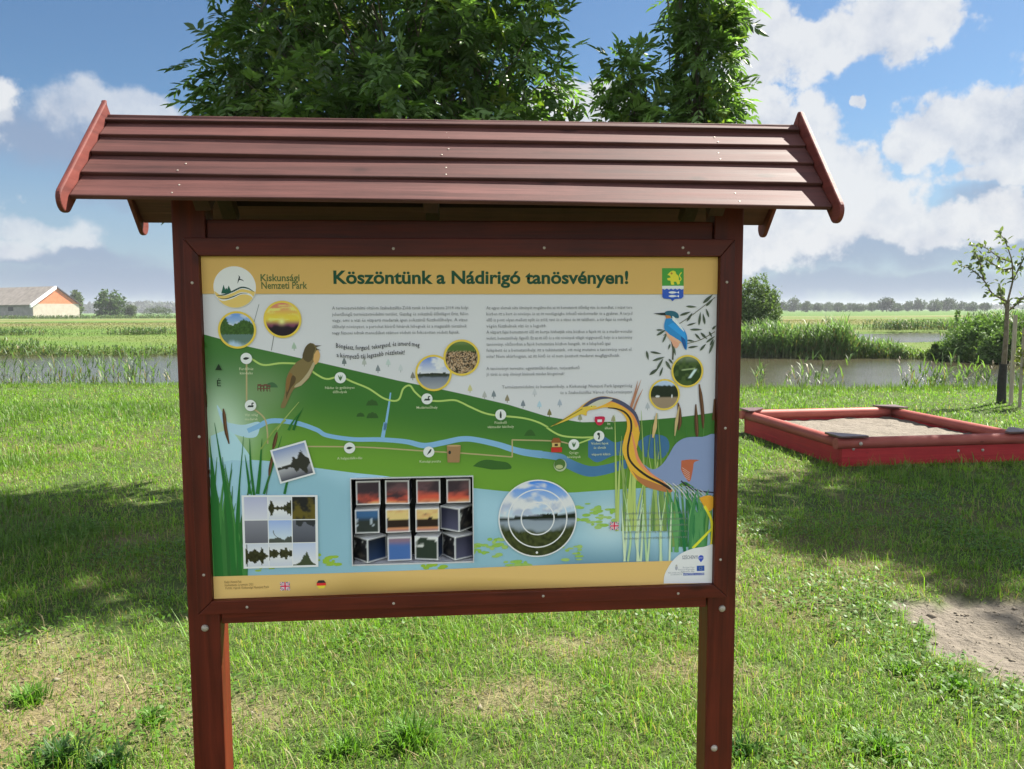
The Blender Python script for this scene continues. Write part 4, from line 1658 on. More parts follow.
def Z1(*q): return [pan(195+x/3.793, 245+y/3.793) for x, y in q]
def Z2(*q): return [pan(455+x/3.793, 245+y/3.793) for x, y in q]
def Z3(*q): return [pan(195+x/3.793, 420+y/3.793) for x, y in q]
def Z4(*q): return [pan(455+x/3.793, 420+y/3.793) for x, y in q]
def ZH(*q): return [pan(540+x/5.689, 390+y/5.689) for x, y in q]       # heron
def ZK(*q): return [pan(620+x/4.96, 265+y/4.96) for x, y in q]         # kingfisher
def ZW(*q): return [pan(200+x/7.69, 340+y/7.69) for x, y in q]         # warbler
def PX(*q): return [pan(x, y) for x, y in q]


PM = 1/424.0          # metres per photograph pixel on the sheet, about


def mixc(a, b, t):
    t = np.asarray(t)[..., None]
    return np.asarray(a)*(1-t)+np.asarray(b)*t


GREEN, GREEN2, TAN, WHITE = S(58, 100, 38), S(84, 126, 42), S(180, 146, 84), S(180, 180, 183)
DGREEN = S(22, 62, 42)
AQUA, RIVER = S(122, 156, 166), S(118, 156, 186)


def pic_lake(x, y, seed=0, hz=0.0, sky1=(70, 120, 190), sky2=(185, 195, 210), land=(30, 44, 24), wat=(110, 125, 140), tree=.25, cloud=.5):
    y2 = y-hz
    tl = tree*(.25+fbm(x*3+seed, x*0+seed, 4, seed))
    c = mixc(S(*sky2), S(*sky1), np.clip(y2/(1-hz+.01), 0, 1))
    cl = sstep(fbm(x*2.2+seed*3, y*3.5, 4, seed+3), .45, .7)*cloud
    c = mixc(c, S(215, 217, 222), cl)
    refl = mixc(S(*wat), S(*sky2)*.8, np.clip(-y2, 0, 1)*.5)
    refl = mixc(refl, S(*land), (1-sstep(-y2, tl*.5, tl*1.1))*.8)
    c = np.where((y2 < 0)[..., None], refl, c)
    m = (y2 >= -.02) & (y2 < tl)
    c = np.where(m[..., None], S(*land)*(.6+.8*vnoise(x*14, y*14, seed)[..., None]), c)
    return c


def pic_sunset(x, y, seed=0):
    g = (y+1)/2
    c = mixc(S(225, 170, 60), S(180, 110, 90), sstep(g, .55, .95))
    st = fbm(x*1.5+seed, y*7, 4, 7)
    c = mixc(c, S(235, 205, 100), sstep(st, .5, .7)*.8)
    c = mixc(S(110, 60, 80), c, sstep(g, .32, .52))
    c = mixc(S(30, 22, 30), c, sstep(g+.08*(vnoise(x*6, x*0, 3)-.5), .24, .36))
    sunm = np.exp(-((x+.05)**2+(y+.12)**2)*30)
    return mixc(c, S(255, 230, 120), sunm)


def leaf_shape(A, p0, p1, w, col):
    """lens-shaped leaf between two board points"""
    p0, p1 = np.array(p0), np.array(p1)
    d = p1-p0
    n = np.array((-d[1], d[0]))/(np.linalg.norm(d)+1e-9)*w
    q = np.linspace(0, 1, 9)
    env = np.sin(np.pi*q**.8)
    up = p0+d*q[:, None]+n*env[:, None]*.5
    dn = p0+d*q[::-1, None]-n*env[::-1, None]*.5
    A.poly(np.concatenate([up, dn[1:-1]]), col)


def build_art():
    A = Art()
    # white sheet
    l, r_, t, b = -.5998, .5998, ZT, ZT-PH
    A.grid(lambda s, q: (l+(r_-l)*s, b+(t-b)*q), 4, 4, lambda s, q: np.broadcast_to(WHITE, s.shape+(3,)))
    # ---- green hill with gradient
    topx = np.array([200, 204.8, 248, 300, 350, 400, 440, 465, 508, 547, 581, 620, 640, 674, 700, 718])
    topy = np.array([333.5, 334.6, 346.5, 358, 369.5, 381, 389, 394.5, 404.5, 416.4, 422.2, 421.5, 420.5, 417.7, 414.5, 412])
    botx = np.array([200, 232, 270, 313, 353, 385, 420, 473, 502, 530, 573, 624, 660, 718])
    boty = np.array([457, 458.5, 461, 467.5, 472.7, 475.9, 482, 488, 491, 493, 492.5, 489, 487, 485])

    def hill(s, q):
        x = 200+518*s
        yt, yb = np.interp(x, topx, topy), np.interp(x, botx, boty)
        y = yt+(yb-yt)*q
        u, z = np.empty(s.shape), np.empty(s.shape)
        for i in np.ndindex(s.shape):
            u[i], z[i] = pan(x[i], y[i])
        return u, z

    def hillc(s, q):
        x = 200+518*s
        y = np.interp(x, topx, topy)+(np.interp(x, botx, boty)-np.interp(x, topx, topy))*q
        c = mixc(S(52, 96, 40), S(92, 132, 44), sstep(q+.15*s, .3, 1.0))
        pale = np.exp(-(((x-222)/32)**2+((y-425)/38)**2))
        c = mixc(c, S(158, 180, 158), np.clip(pale*1.05, 0, .95))
        pale2 = np.exp(-(((x-262)/30)**2+((y-392)/26)**2))
        return mixc(c, S(104, 128, 88), pale2*.7)

    # ---- water below the hill
    def aqua(s, q):
        x = 200+518*s
        yt, yb = np.interp(x, botx, boty)-6, 577-10.5*(x-214)/500
        y = yt+(yb-yt)*q
        u, z = np.empty(s.shape), np.empty(s.shape)
        for i in np.ndindex(s.shape):
            u[i], z[i] = pan(x[i], y[i])
        return u, z

    def aquac(s, q):
        c = mixc(S(122, 158, 172), S(138, 172, 186), sstep(vnoise(s*5, q*3, 5), .3, .8))
        c = mixc(c, S(86, 120, 138), sstep(q, .55, 1)*sstep(s, .62, .75)*(1-sstep(s, .85, .95))*.9)
        return mixc(c, S(168, 188, 196), np.exp(-(((s-.79)/.05)**2+((q-.45)/.25)**2))*.8)
    A.grid(aqua, 90, 26, aquac)
    A.grid(hill, 130, 26, hillc)
    # left pond
    A.poly(catmull(ZW((215, 635), (330, 652), (440, 628), (462, 650), (440, 735), (380, 752), (300, 735), (215, 700), (160, 610), (130, 500), (165, 545)), 4), S(150, 178, 212))
    A.poly(catmull(Z3((60, 60), (130, 40), (180, 95), (210, 150), (140, 152), (90, 160), (62, 140)), 4), S(150, 182, 198))
    # rivers
    A.ribbon(Z1((200, 705), (240, 688), (290, 667), (380, 674), (460, 700))+Z3((500, 58), (600, 73), (700, 74), (800, 82), (870, 97), (940, 86), (1010, 72))+Z4((80, 75), (170, 95), (250, 120), (330, 131)),
             [.011, .012, .011, .010, .010, .011, .013, .013, .013, .014, .018], S(112, 152, 184))
    A.ribbon(Z4((150, 91), (240, 117), (330, 131), (400, 142), (430, 165), (500, 193), (560, 190), (650, 166)), [.010, .015, .016, .018, .024, .026, .024, .022], (S(112, 152, 184), S(60, 100, 136)))
    A.ribbon(Z1((742, 560), (735, 610), (720, 702))+Z3((722, 10), (712, 66)), [.003, .006, .009], S(112, 152, 184))
    A.poly(catmull(Z4((505, 72), (560, 62), (605, 85), (650, 78), (655, 130), (600, 135), (540, 160), (505, 140)), 4), S(56, 96, 132))
    A.poly(catmull(Z4((690, 85), (740, 55), (800, 65), (812, 110), (780, 148), (720, 140)), 4), S(54, 92, 126))
    # paths
    PATH, TRAIL = S(150, 172, 92), S(150, 138, 100)
    A.ribbon(Z1((215, 432), (260, 455), (330, 448), (410, 455), (460, 490), (500, 508), (550, 500), (600, 520), (660, 545), (720, 583), (770, 588), (790, 545), (815, 533), (835, 558), (870, 585), (920, 592), (980, 588), (1012, 598))
             + Z2((60, 615), (130, 642), (250, 655), (310, 670), (350, 690))+Z4((350, 30), (400, 58), (470, 66), (540, 64)), .0042, PATH)
    A.ribbon(Z1((196, 440), (196, 600)), .0036, TRAIL)
    A.ribbon(Z1((215, 615), (262, 655), (274, 702))+Z3((276, 90)), .0036, TRAIL)
    A.ribbon(Z3((400, 100), (640, 103), (880, 118), (1005, 125))+Z4((60, 128), (217, 140)), .0032, TRAIL)
    A.ribbon(Z4((217, 141), (217, 75)), .0032, TRAIL, smooth=False)
    A.ribbon(Z4((215, 75), (380, 80), (440, 92)), .0032, TRAIL)
    A.ribbon(Z4((460, 92), (535, 64)), .0036, PATH)
    # shrubs on the map
    for q in (((672, 600), 22), ((628, 645), 15), ((673, 648), 22)):
        c = Z1(q[0])[0]
        rr = q[1]/3.793*PM
        a = np.linspace(0, math.pi, 14)
        A.poly([(c[0]+rr*math.cos(k), c[1]-rr*.4+rr*(1+.12*math.sin(9*k))*math.sin(k)) for k in a], S(44, 74, 34))
    A.poly(catmull(Z4((68, 175), (90, 158), (120, 150), (160, 155), (200, 162), (212, 185), (140, 188)), 3), S(48, 84, 36))
    A.poly(catmull(Z4((262, 60), (275, 40), (292, 38), (306, 60)), 3), S(44, 78, 34))
    A.poly(catmull(ZW((512, 365), (520, 335), (560, 325), (590, 345), (600, 365)), 3), S(58, 88, 58))
    # grazing animals by the path
    for k in range(4):
        c = ZW((455+k*24, 355+6*(k % 2)))[0]
        A.poly([(c[0]-.004, c[1]), (c[0]+.0045, c[1]+.001), (c[0]+.005, c[1]+.005), (c[0]-.0035, c[1]+.005)], S(92, 66, 52))
        for dx in (-.003, .003):
            A.ribbon([(c[0]+dx, c[1]+.001), (c[0]+dx, c[1]-.011)], .0016, S(74, 50, 40), smooth=False)
    A.ribbon(ZW((440, 375), (540, 372)), .0022, S(98, 60, 50), smooth=False)
    # pale little trees scattered on the white slope
    for (f, x, y, col) in ((Z1, 376, 385, (140, 158, 140)), (Z1, 566, 443, (96, 104, 104)), (Z1, 642, 445, (150, 154, 148)), (Z1, 733, 447, (160, 172, 168)), (Z1, 694, 470, (110, 116, 120)), (Z1, 826, 497, (110, 108, 100)), (Z1, 780, 468, (168, 172, 174)),
                           (Z2, 147, 567, (104, 112, 118)), (Z2, 198, 583, (120, 112, 92)), (Z2, 258, 603, (104, 112, 120)), (Z2, 320, 606, (150, 172, 184)), (Z2, 302, 560, (166, 168, 172)), (Z2, 397, 600, (140, 148, 160)), (Z2, 358, 637, (104, 98, 62)),
                           (Z2, 474, 655, (130, 130, 106)), (Z2, 57, 545, (170, 166, 120)), (Z2, 730, 612, (150, 154, 160)), (Z2, 112, 570, (150, 150, 146)), (Z2, 600, 660, (130, 130, 100))):
        c = f((x, y))[0]
        A.poly([(c[0]-.0055, c[1]-.005), (c[0]+.0055, c[1]-.005), (c[0]+.0045, c[1]+.001), (c[0], c[1]+.0105), (c[0]-.0045, c[1]+.001)], S(*col))
        A.ribbon([(c[0], c[1]-.0095), (c[0], c[1]-.004)], .0016, S(*col)*.7, smooth=False)
    # thin stalks on the white
    A.ribbon(Z1((243, 225), (222, 300)), .0012, S(100, 104, 104))
    A.ribbon(Z1((301, 335), (290, 400)), .0014, S(96, 96, 92))
    # duckweed patches
    for (x, y, w, h) in ((500, 525, 60, 18), (520, 540, 40, 12), (300, 562, 90, 10), (905, 556, 60, 8)):
        for k in range(9):
            c = Z3((x+random.uniform(-w, w)*.7, y+random.uniform(-h, h)))[0]
            A.disc(c, random.uniform(.004, .011), S(128, 158, 52), 12, random.uniform(.002, .0045))
    for (x, y, w, h) in ((500, 350, 70, 34), (545, 385, 80, 24), (90, 490, 30, 20), (165, 490, 45, 40), (240, 545, 70, 10), (430, 505, 60, 26), (560, 340, 60, 14)):
        for k in range(13):
            c = Z4((x+random.uniform(-w, w)*.8, y+random.uniform(-h, h)))[0]
            A.disc(c, random.uniform(.004, .012), mixc(S(120, 158, 60), S(140, 166, 96), random.random()), 12, random.uniform(.002, .005))
    # ---- reeds at the left
    for k in range(34):
        x0 = random.uniform(62, 200)
        x1 = x0+random.uniform(-55, 60)-10
        h = random.uniform(250, 470) if x0 < 160 else random.uniform(180, 380)
        ctrl = Z3((x0, 592), (x0+(x1-x0)*.25, 592-h*.5), (x1, 592-h))
        g = random.random()
        A.ribbon(ctrl, [.011*random.uniform(.6, 1.1), .009, .0008], mixc(S(26, 74, 34), S(64, 118, 58), g))
    for pts, w in ((Z3((100, 592), (80, 300), (55, 70)), .011), (Z3((150, 592), (125, 330), (75, 10)), .012), (Z3((175, 592), (160, 390), (185, 60)), .008), (Z3((85, 592), (70, 350), (60, 120)), .012),
                   (Z3((238, 280), (246, 200), (255, 70)), .009), (Z3((210, 280), (200, 200), (190, 130)), .006), (Z3((225, 285), (212, 170), (208, 70)), .006), (Z3((262, 280), (290, 190), (330, 60)), .006), (Z3((340, 280), (352, 225), (360, 200)), .006)):
        A.ribbon(pts, [w, w*.8, .0008], S(34, 92, 40))
    A.ribbon(Z1((355, 702), (372, 670), (402, 630)), [.006, .004, .0006], S(40, 96, 40))
    A.ribbon(Z1((374, 702), (388, 660), (412, 615)), [.006, .004, .0006], S(30, 84, 34))
    A.ribbon(Z1((312, 702), (340, 660), (395, 595)), [.003, .003, .0012], S(132, 150, 84))
    A.ribbon(Z3((250, 110), (300, 40), (345, 0)), [.003, .003, .003], S(120, 140, 70))

    def cattail(p, w):
        A.ribbon(p, [w*.3, w, w*1.05, w, w*.35], S(72, 48, 32))
        A.ribbon([(x+w*.16, z) for x, z in p], [w*.1, w*.25, w*.25, w*.2, w*.05], S(104, 74, 50))
    cattail(Z1((108, 620), (112, 650), (118, 702))+Z3((130, 90)), .0075)
    cattail(Z3((312, 45), (304, 80), (296, 110)), .0075)
    cattail(Z3((298, 125), (288, 170), (281, 212)), .0065)
    A.ribbon(Z3((281, 212), (272, 282)), .0016, S(60, 84, 44))
    # ---- warbler
    body = ZW((848, 22), (822, 40), (800, 80), (786, 140), (750, 165), (712, 205), (680, 255), (662, 310), (655, 400), (640, 460), (620, 515), (650, 520), (676, 470), (720, 380), (775, 352), (840, 292), (876, 215), (890, 165), (918, 150), (922, 100), (898, 60), (878, 30))
    A.poly(catmull(body+[body[0]], 3)[:-1], S(106, 92, 58))
    A.poly(catmull(ZW((850, 24), (822, 42), (800, 82), (790, 135), (830, 170), (862, 150), (874, 100), (888, 66), (872, 32)), 3), S(74, 64, 42))
    A.poly(catmull(ZW((716, 268), (738, 290), (730, 330), (700, 370), (676, 420), (664, 450), (668, 360), (690, 300)), 3), S(74, 60, 38))
    A.poly(catmull(ZW((690, 250), (712, 262), (700, 300), (690, 350), (672, 400), (664, 360), (668, 300)), 3), S(112, 84, 46))
    A.poly(catmull(ZW((878, 110), (905, 75), (924, 110), (915, 160), (885, 190), (872, 150)), 3), S(176, 140, 88))
    A.poly(catmull(ZW((836, 290), (870, 225), (884, 190), (872, 170), (836, 240), (780, 310), (735, 345), (730, 365), (780, 350)), 3), S(150, 138, 108))
    A.poly(ZW((884, 40), (938, 42), (892, 54)), S(66, 56, 40))
    A.poly(ZW((890, 62), (932, 80), (894, 76)), S(66, 56, 40))
    # ---- kingfisher on a willow twig
    LEAF = S(66, 76, 62)
    A.ribbon(ZK((260, 470), (262, 420), (256, 380)), .0035, S(58, 60, 44))
    A.ribbon(ZK((470, 160), (400, 215), (340, 260), (280, 300), (215, 350)), .0016, S(80, 80, 60))
    A.ribbon(ZK((470, 330), (400, 370), (330, 390)), .0016, S(80, 80, 60))
    for a_, b_, w in (((325, 205), (380, 208), .006), ((295, 250), (350, 232), .007), ((330, 280), (358, 236), .007), ((330, 300), (378, 286), .005), ((345, 320), (408, 320), .006), ((390, 300), (398, 232), .007), ((420, 295), (410, 240), .007),
                      ((410, 190), (460, 145), .009), ((425, 205), (462, 165), .007), ((440, 260), (425, 215), .006), ((180, 350), (228, 320), .007), ((178, 322), (215, 322), .005), ((210, 385), (232, 335), .006), ((130, 425), (140, 472), .007),
                      ((148, 430), (205, 440), .006), ((160, 475), (222, 455), .007), ((145, 545), (192, 510), .009), ((180, 520), (214, 462), .007), ((195, 552), (212, 505), .006), ((225, 475), (252, 520), .008), ((240, 465), (262, 490), .006),
                      ((370, 340), (400, 372), .006), ((398, 335), (432, 368), .007), ((440, 330), (455, 358), .006), ((425, 385), (470, 352), .006), ((395, 425), (425, 390), .007), ((335, 410), (388, 402), .006), ((330, 372), (368, 378), .005),
                      ((440, 440), (468, 370), .007), ((445, 400), (462, 365), .006), ((455, 320), (475, 300), .006), ((262, 400), (275, 450), .006), ((248, 390), (238, 420), .005)):
        p, q = ZK(a_, b_)
        leaf_shape(A, p, q, w*.85, LEAF*random.uniform(.75, 1.2))
    A.poly(catmull(ZK((228, 262), (218, 295), (222, 325), (245, 350), (280, 380), (310, 385), (322, 418), (330, 415), (333, 370), (325, 335), (300, 300), (270, 268)), 4), S(40, 116, 170))
    A.poly(catmull(ZK((224, 325), (232, 350), (260, 385), (285, 390), (302, 382), (270, 360), (245, 345)), 4), S(214, 150, 122))
    A.poly(catmull(ZK((246, 355), (262, 400), (280, 412), (292, 390), (270, 375)), 3), S(196, 140, 116))
    A.poly(catmull(ZK((236, 300), (262, 320), (300, 350), (318, 372), (322, 340), (296, 312), (262, 285)), 4), S(44, 130, 190))
    A.poly(catmull(ZK((300, 352), (322, 372), (326, 412), (318, 414), (306, 385)), 3), S(30, 76, 130))
    A.poly(catmull(ZK((218, 238), (232, 228), (262, 228), (285, 240), (290, 262), (270, 262), (240, 262), (224, 252)), 4), S(36, 84, 100))
    A.poly(catmull(ZK((258, 252), (272, 262), (300, 300), (318, 330), (302, 318), (276, 290), (258, 272)), 3), S(186, 196, 204))
    A.poly(catmull(ZK((222, 248), (246, 252), (250, 262), (228, 266)), 3), S(170, 110, 60))
    A.poly(ZK((164, 240), (222, 236), (226, 250), (205, 249)), S(34, 40, 40))
    # ---- right-hand reeds
    for k in range(46):
        x0 = random.uniform(610, 975)
        h = random.uniform(180, 470)
        x1 = x0+random.uniform(-45, 45)
        y0 = 420 if x0 < 820 else 480
        top = y0-h
        ctrl = [pan(455+x0/3.793, 420+y0/3.793), pan(455+(x0*.6+x1*.4)/3.793, 420+(y0-h*.5)/3.793), pan(455+x1/3.793, 420+max(top, -240)/3.793)]
        g = random.random()
        A.ribbon(ctrl, [.006, .005, .0008], mixc(S(74, 112, 58), S(156, 172, 96), g) if x0 < 830 else mixc(S(34, 92, 50), S(86, 128, 64), g))
    cattail(Z2((845, 598), (850, 630), (852, 672), (846, 702)), .0085)
    cattail(Z2((925, 528), (932, 580), (938, 640), (940, 695)), .0085)
    cattail(Z4((912, -60), (914, 0), (916, 40), (917, 66)), .0085)
    A.ribbon(Z4((985, -80), (978, 0)), .006, S(84, 58, 40))
    for pts in (Z2((660, 640), (680, 580), (705, 510)), Z2((672, 640), (690, 590), (712, 545)), Z2((665, 615), (682, 560), (692, 515))):
        A.ribbon(pts, [.005, .004, .0006], S(150, 104, 80))
    A.ribbon(ZH((640, 270), (652, 210), (662, 130)), [.004, .010, .002], S(176, 150, 104))
    A.ribbon(ZH((765, 260), (775, 180), (790, 90)), [.002, .008, .002], S(166, 146, 104))
    # ---- heron
    A.poly(catmull(ZH((585, 420), (640, 450), (690, 425), (730, 370), (770, 305), (830, 270), (920, 266), (1010, 272), (1010, 585), (940, 580), (880, 555), (820, 520), (770, 545), (700, 515), (640, 480)), 4), S(112, 126, 158))
    A.poly(catmull(ZH((55, 210), (120, 172), (200, 118), (250, 78), (300, 48), (350, 35), (400, 40), (450, 55), (490, 82), (530, 115), (560, 165), (568, 220), (556, 300), (546, 350), (556, 395), (600, 450), (660, 495), (740, 545), (745, 580),
                         (680, 572), (610, 552), (560, 520), (520, 475), (490, 410), (468, 345), (475, 280), (492, 220), (490, 170), (465, 130), (420, 105), (370, 98), (320, 108), (270, 118), (262, 145), (230, 138), (160, 168)), 4), S(206, 148, 52))
    A.poly(catmull(ZH((370, 95), (410, 70), (455, 88), (500, 120), (530, 170), (545, 215), (560, 170), (530, 118), (490, 84), (440, 60), (395, 66)), 4), S(196, 122, 66))
    A.poly(catmull(ZH((235, 100), (270, 68), (310, 46), (350, 36), (400, 42), (450, 56), (500, 84), (545, 128), (566, 190), (564, 240), (556, 195), (530, 140), (490, 104), (440, 76), (395, 62), (350, 60), (300, 78), (262, 100)), 4), S(66, 68, 88))
    A.poly(catmull(ZH((255, 100), (300, 72), (350, 52), (412, 52), (370, 78), (320, 98), (270, 112)), 4), S(170, 168, 150))
    A.poly(catmull(ZH((55, 210), (120, 172), (200, 118), (240, 98), (300, 88), (320, 96), (262, 118), (262, 142), (230, 138), (160, 170)), 4), S(186, 160, 62))
    A.ribbon(ZH((75, 200), (150, 158), (240, 106)), .0022, S(110, 92, 40))
    A.disc(ZH((292, 92))[0], .0026, S(230, 200, 90), 12)
    A.disc(ZH((292, 92))[0], .0013, S(20, 20, 20), 10)
    A.poly(catmull(ZH((520, 455), (560, 490), (620, 515), (700, 545), (745, 560), (745, 580), (680, 572), (610, 552), (560, 520)), 4), S(150, 98, 60))
    A.ribbon(ZH((385, 100), (430, 105), (480, 125), (512, 165), (518, 215), (508, 270), (498, 330), (506, 390), (545, 440), (610, 490), (680, 525), (745, 562)), [.002, .004, .005, .005, .005, .005, .006, .007], S(38, 34, 34))
    A.ribbon(ZH((520, 240), (540, 330), (560, 400), (620, 470), (720, 535)), [.002, .006, .008, .006, .002], S(206, 120, 84))
    A.poly(catmull(ZH((802, 400), (850, 394), (905, 398), (875, 410), (868, 450), (850, 520), (820, 490), (800, 450)), 3), S(156, 84, 58))
    A.ribbon(ZH((800, 515), (840, 548), (900, 572), (985, 582)), .0035, S(44, 46, 60))
    for k in range(9):
        x0, y0 = 700+k*26, 515+k*6
        A.ribbon(ZH((x0, y0), (x0+50, y0+45), (x0+85, y0+95)), [.0012, .003, .0006], mixc(S(190, 184, 176), S(120, 128, 150), random.random()))
    for k in range(5):
        A.ribbon(ZH((806+k*4, 440+k*14), (850, 470+k*10)), .0012, S(178, 150, 140), smooth=False)
    # text panel in the reeds: pale veil and green tuft
    for k in range(16):
        x0 = random.uniform(800, 975)
        p = [pan(455+x0/3.793, 420+(500)/3.793), pan(455+(x0+random.uniform(-25, 25))/3.793, 420+380/3.793), pan(455+(x0+random.uniform(-40, 40))/3.793, 420+random.uniform(262, 300)/3.793)]
        A.ribbon(p, [.007, .010, .002], mixc(S(30, 96, 56), S(88, 140, 84), random.random()))
    for k in range(12):
        x0 = random.uniform(640, 830)
        p = [pan(455+x0/3.793, 420+(535)/3.793), pan(455+(x0+random.uniform(-12, 12))/3.793, 420+430/3.793), pan(455+(x0+random.uniform(-22, 22))/3.793, 420+random.uniform(270, 330)/3.793)]
        A.ribbon(p, [.005, .005, .001], mixc(S(150, 178, 130), S(176, 190, 160), random.random()))
    # heron's leg
    A.poly(catmull(Z4((925, 295), (950, 286), (978, 290), (978, 330), (960, 345), (940, 322)), 4), S(214, 138, 44))
    A.ribbon(Z4((945, 325), (968, 370), (974, 412)), .0065, S(200, 182, 46))
    A.ribbon(Z4((974, 410), (900, 485)), .0065, S(206, 190, 50))
    A.ribbon(Z4((976, 410), (968, 490)), .0055, S(190, 176, 46))
    # ---- tan bands
    band = PX((190, 250), (725, 250), (725, 294.2), (190, 293.8))
    A.poly(band, TAN)
    A.poly(Z3((60, 592.5), (600, 577), (1036, 560.5))+Z4((400, 546), (800, 533), (1010, 529), (1010, 640), (0, 690))+Z3((60, 720)), S(190, 158, 98))
    # ---- round framed pictures
    RING = S(206, 166, 66)

    def ringed(c, r, fn):
        A.disc(c, r*1.13, RING, 40)
        A.picture_disc(c, r, fn)
    k = PM/3.793
    ringed(Z1((161, 322))[0], 61*k, lambda x, y: pic_lake(x, y, 3, -.25, (80, 120, 180), (175, 190, 210), (52, 78, 34), (140, 165, 195), .95, .6))
    ringed(Z1((333, 282))[0], 61*k, pic_sunset)
    ringed(Z1((905, 485))[0], 61*k, lambda x, y: pic_lake(x, y, 5, -.15, (70, 105, 170), (190, 198, 215), (40, 46, 36), (90, 98, 112), .16, .9))

    def flock(x, y):
        c = mixc(S(44, 36, 26), S(150, 122, 92), sstep(vnoise(x*22, y*22, 2), .5, .62))
        c = mixc(c, S(178, 160, 136), sstep(vnoise(x*30+9, y*30, 8), .72, .8))
        c = mixc(c, S(66, 92, 44), sstep(y, .3, .5))
        return mixc(c, S(96, 112, 70), sstep(y, .7, .9)*.6)
    ringed(Z2((25, 427))[0], 61*k, flock)

    def aerial(x, y):
        c = mixc(S(38, 56, 26), S(104, 116, 92), sstep(y, .45, .95))
        c = mixc(c, S(70, 88, 44), sstep(vnoise(x*4, y*4, 2), .5, .8)*.6)
        d = np.abs(y+.1-.35*x)+np.maximum(0, x-.8)
        c = mixc(c, S(150, 168, 120), (1-sstep(np.abs(y-.12-.1*x), .02, .08))*sstep(x, -.5, -.3)*(1-sstep(x, .5, .6))*.7)
        return mixc(c, S(172, 190, 190), (1-sstep(np.abs(x-.25-.7*(y+.35)), .05, .16))*(1-sstep(np.abs(y+.18), .25, .36)))
    ringed(Z2((880, 478))[0], 56*k, aerial)

    def spoon(x, y):
        c = mixc(S(128, 112, 92), S(30, 38, 26), sstep(y, -.25, -.12))
        c = mixc(c, S(150, 168, 190), sstep(y+.1*vnoise(x*6, x*0, 4), .62, .74))
        w = (1-sstep(np.hypot((x+.5)/.2, (y+.12)/.09), .6, 1))+(1-sstep(np.hypot((x-.55)/.06, (y+.12)/.16), .6, 1))
        return mixc(c, S(215, 212, 205), np.clip(w, 0, 1))
    ringed(Z2((793, 567))[0], 54*k, spoon)
    # ---- park logo
    c = Z1((152, 160))[0]
    R0 = 76*k
    A.disc(c, R0, S(196, 196, 190), 48)
    sw = [(-.98, -.18), (-.6, -.42), (-.15, -.30), (.3, -.10), (.7, -.16), (.98, -.22)]
    arc = [(math.cos(a), math.sin(a)) for a in np.linspace(R(-13), R(-169), 26)]
    A.poly([(c[0]+x*R0*.985, c[1]+z*R0*.985) for x, z in list(catmull(np.array(sw), 6))+arc], S(192, 164, 92))
    A.ribbon([(c[0]+x*R0, c[1]+(z-.20)*R0) for x, z in sw[:-1]+[(.9, -.38)]], [.001, .003, .005, .005, .004, .001], S(196, 196, 190))
    A.ribbon([(c[0]+x*R0, c[1]+(z+.0)*R0) for x, z in [(-.86, -.40), (-.5, -.36), (-.1, -.2), (.3, -.02), (.62, -.06), (.9, -.22)]], [.001, .003, .0035, .0035, .003, .001], S(38, 62, 60))
    A.ribbon([(c[0]+x*R0, c[1]+(z+.0)*R0) for x, z in [(-.80, -.52), (-.45, -.56), (-.1, -.46), (.3, -.3), (.6, -.3)]], [.0006, .002, .0025, .0015, .0006], S(38, 62, 60))
    for dx, h in ((-.52, .42), (-.28, .34), (-.40, .26)):
        b0 = c[1]-.30*R0+(dx+.5)*.2*R0
        A.poly([(c[0]+(dx-.13)*R0, b0), (c[0]+(dx+.13)*R0, b0), (c[0]+dx*R0, b0+h*R0)], S(30, 78, 62))
    bx, bz = c[0]+.2*R0, c[1]+.36*R0
    A.ribbon([(bx-.06*R0, bz-.18*R0), (bx, bz), (bx+.04*R0, bz+.12*R0), (bx+.0*R0, bz+.2*R0)], [.0006, .003, .003, .0006], S(40, 46, 46))
    A.ribbon([(bx+.02*R0, bz+.02*R0), (bx+.16*R0, bz-.02*R0), (bx+.24*R0, bz-.08*R0)], [.003, .002, .0005], S(40, 46, 46))
    p0, p1 = Z1((250, 137), (398, 137))
    A.text('Kiskunsági', p0[0], p0[1], .0225, S(76, 88, 48), bold=.022, width=p1[0]-p0[0])
    p0, p1 = Z1((253, 166), (427, 166))
    A.text('Nemzeti Park', p0[0], p0[1], .0225, S(76, 88, 48), bold=.022, width=p1[0]-p0[0])
    # ---- headline
    p0 = Z1((526, 146))[0]
    p1 = Z2((656, 146))[0]
    A.text('Köszöntünk a Nádirigó tanösvényen!', p0[0], p0[1], .0415, DGREEN, bold=.030, width=p1[0]-p0[0], res=4, rot=math.atan2(p1[1]-p0[1], p1[0]-p0[0]))
    # ---- town crest
    c0 = Z2((784, 88), (866, 88), (866, 155), (784, 155))
    A.poly(c0, S(60, 130, 52))
    A.poly(Z2((784, 155), (866, 155), (866, 168), (784, 168)), S(205, 208, 214))
    A.poly(Z2((785, 166), (865, 166), (865, 196), (858, 203), (832, 205), (824, 213), (816, 205), (790, 203), (785, 196)), S(40, 74, 158))
    for yy in (160, 166):
        A.ribbon(Z2(*[(786+i*8, yy+(2 if i % 2 else -2)) for i in range(11)]), .0014, S(205, 210, 220))
    for yy in (180, 194):
        p, q = Z2((808, yy), (842, yy))
        leaf_shape(A, p, q, .0055, S(190, 200, 215))
        A.poly(Z2((840, yy), (848, yy-5), (848, yy+5)), S(190, 200, 215))
    gold = S(226, 182, 54)
    A.poly(catmull(Z2((812, 105), (822, 98), (834, 100), (838, 110), (846, 118), (848, 132), (852, 146), (842, 150), (838, 140), (828, 140), (830, 150), (818, 150), (816, 136), (806, 134), (804, 126), (816, 124), (812, 116), (804, 114)), 2), gold)
    A.ribbon(Z2((846, 140), (856, 130), (850, 116), (858, 104)), .0024, gold)
    A.disc(Z2((820, 108))[0], .0026, S(150, 110, 40), 10)
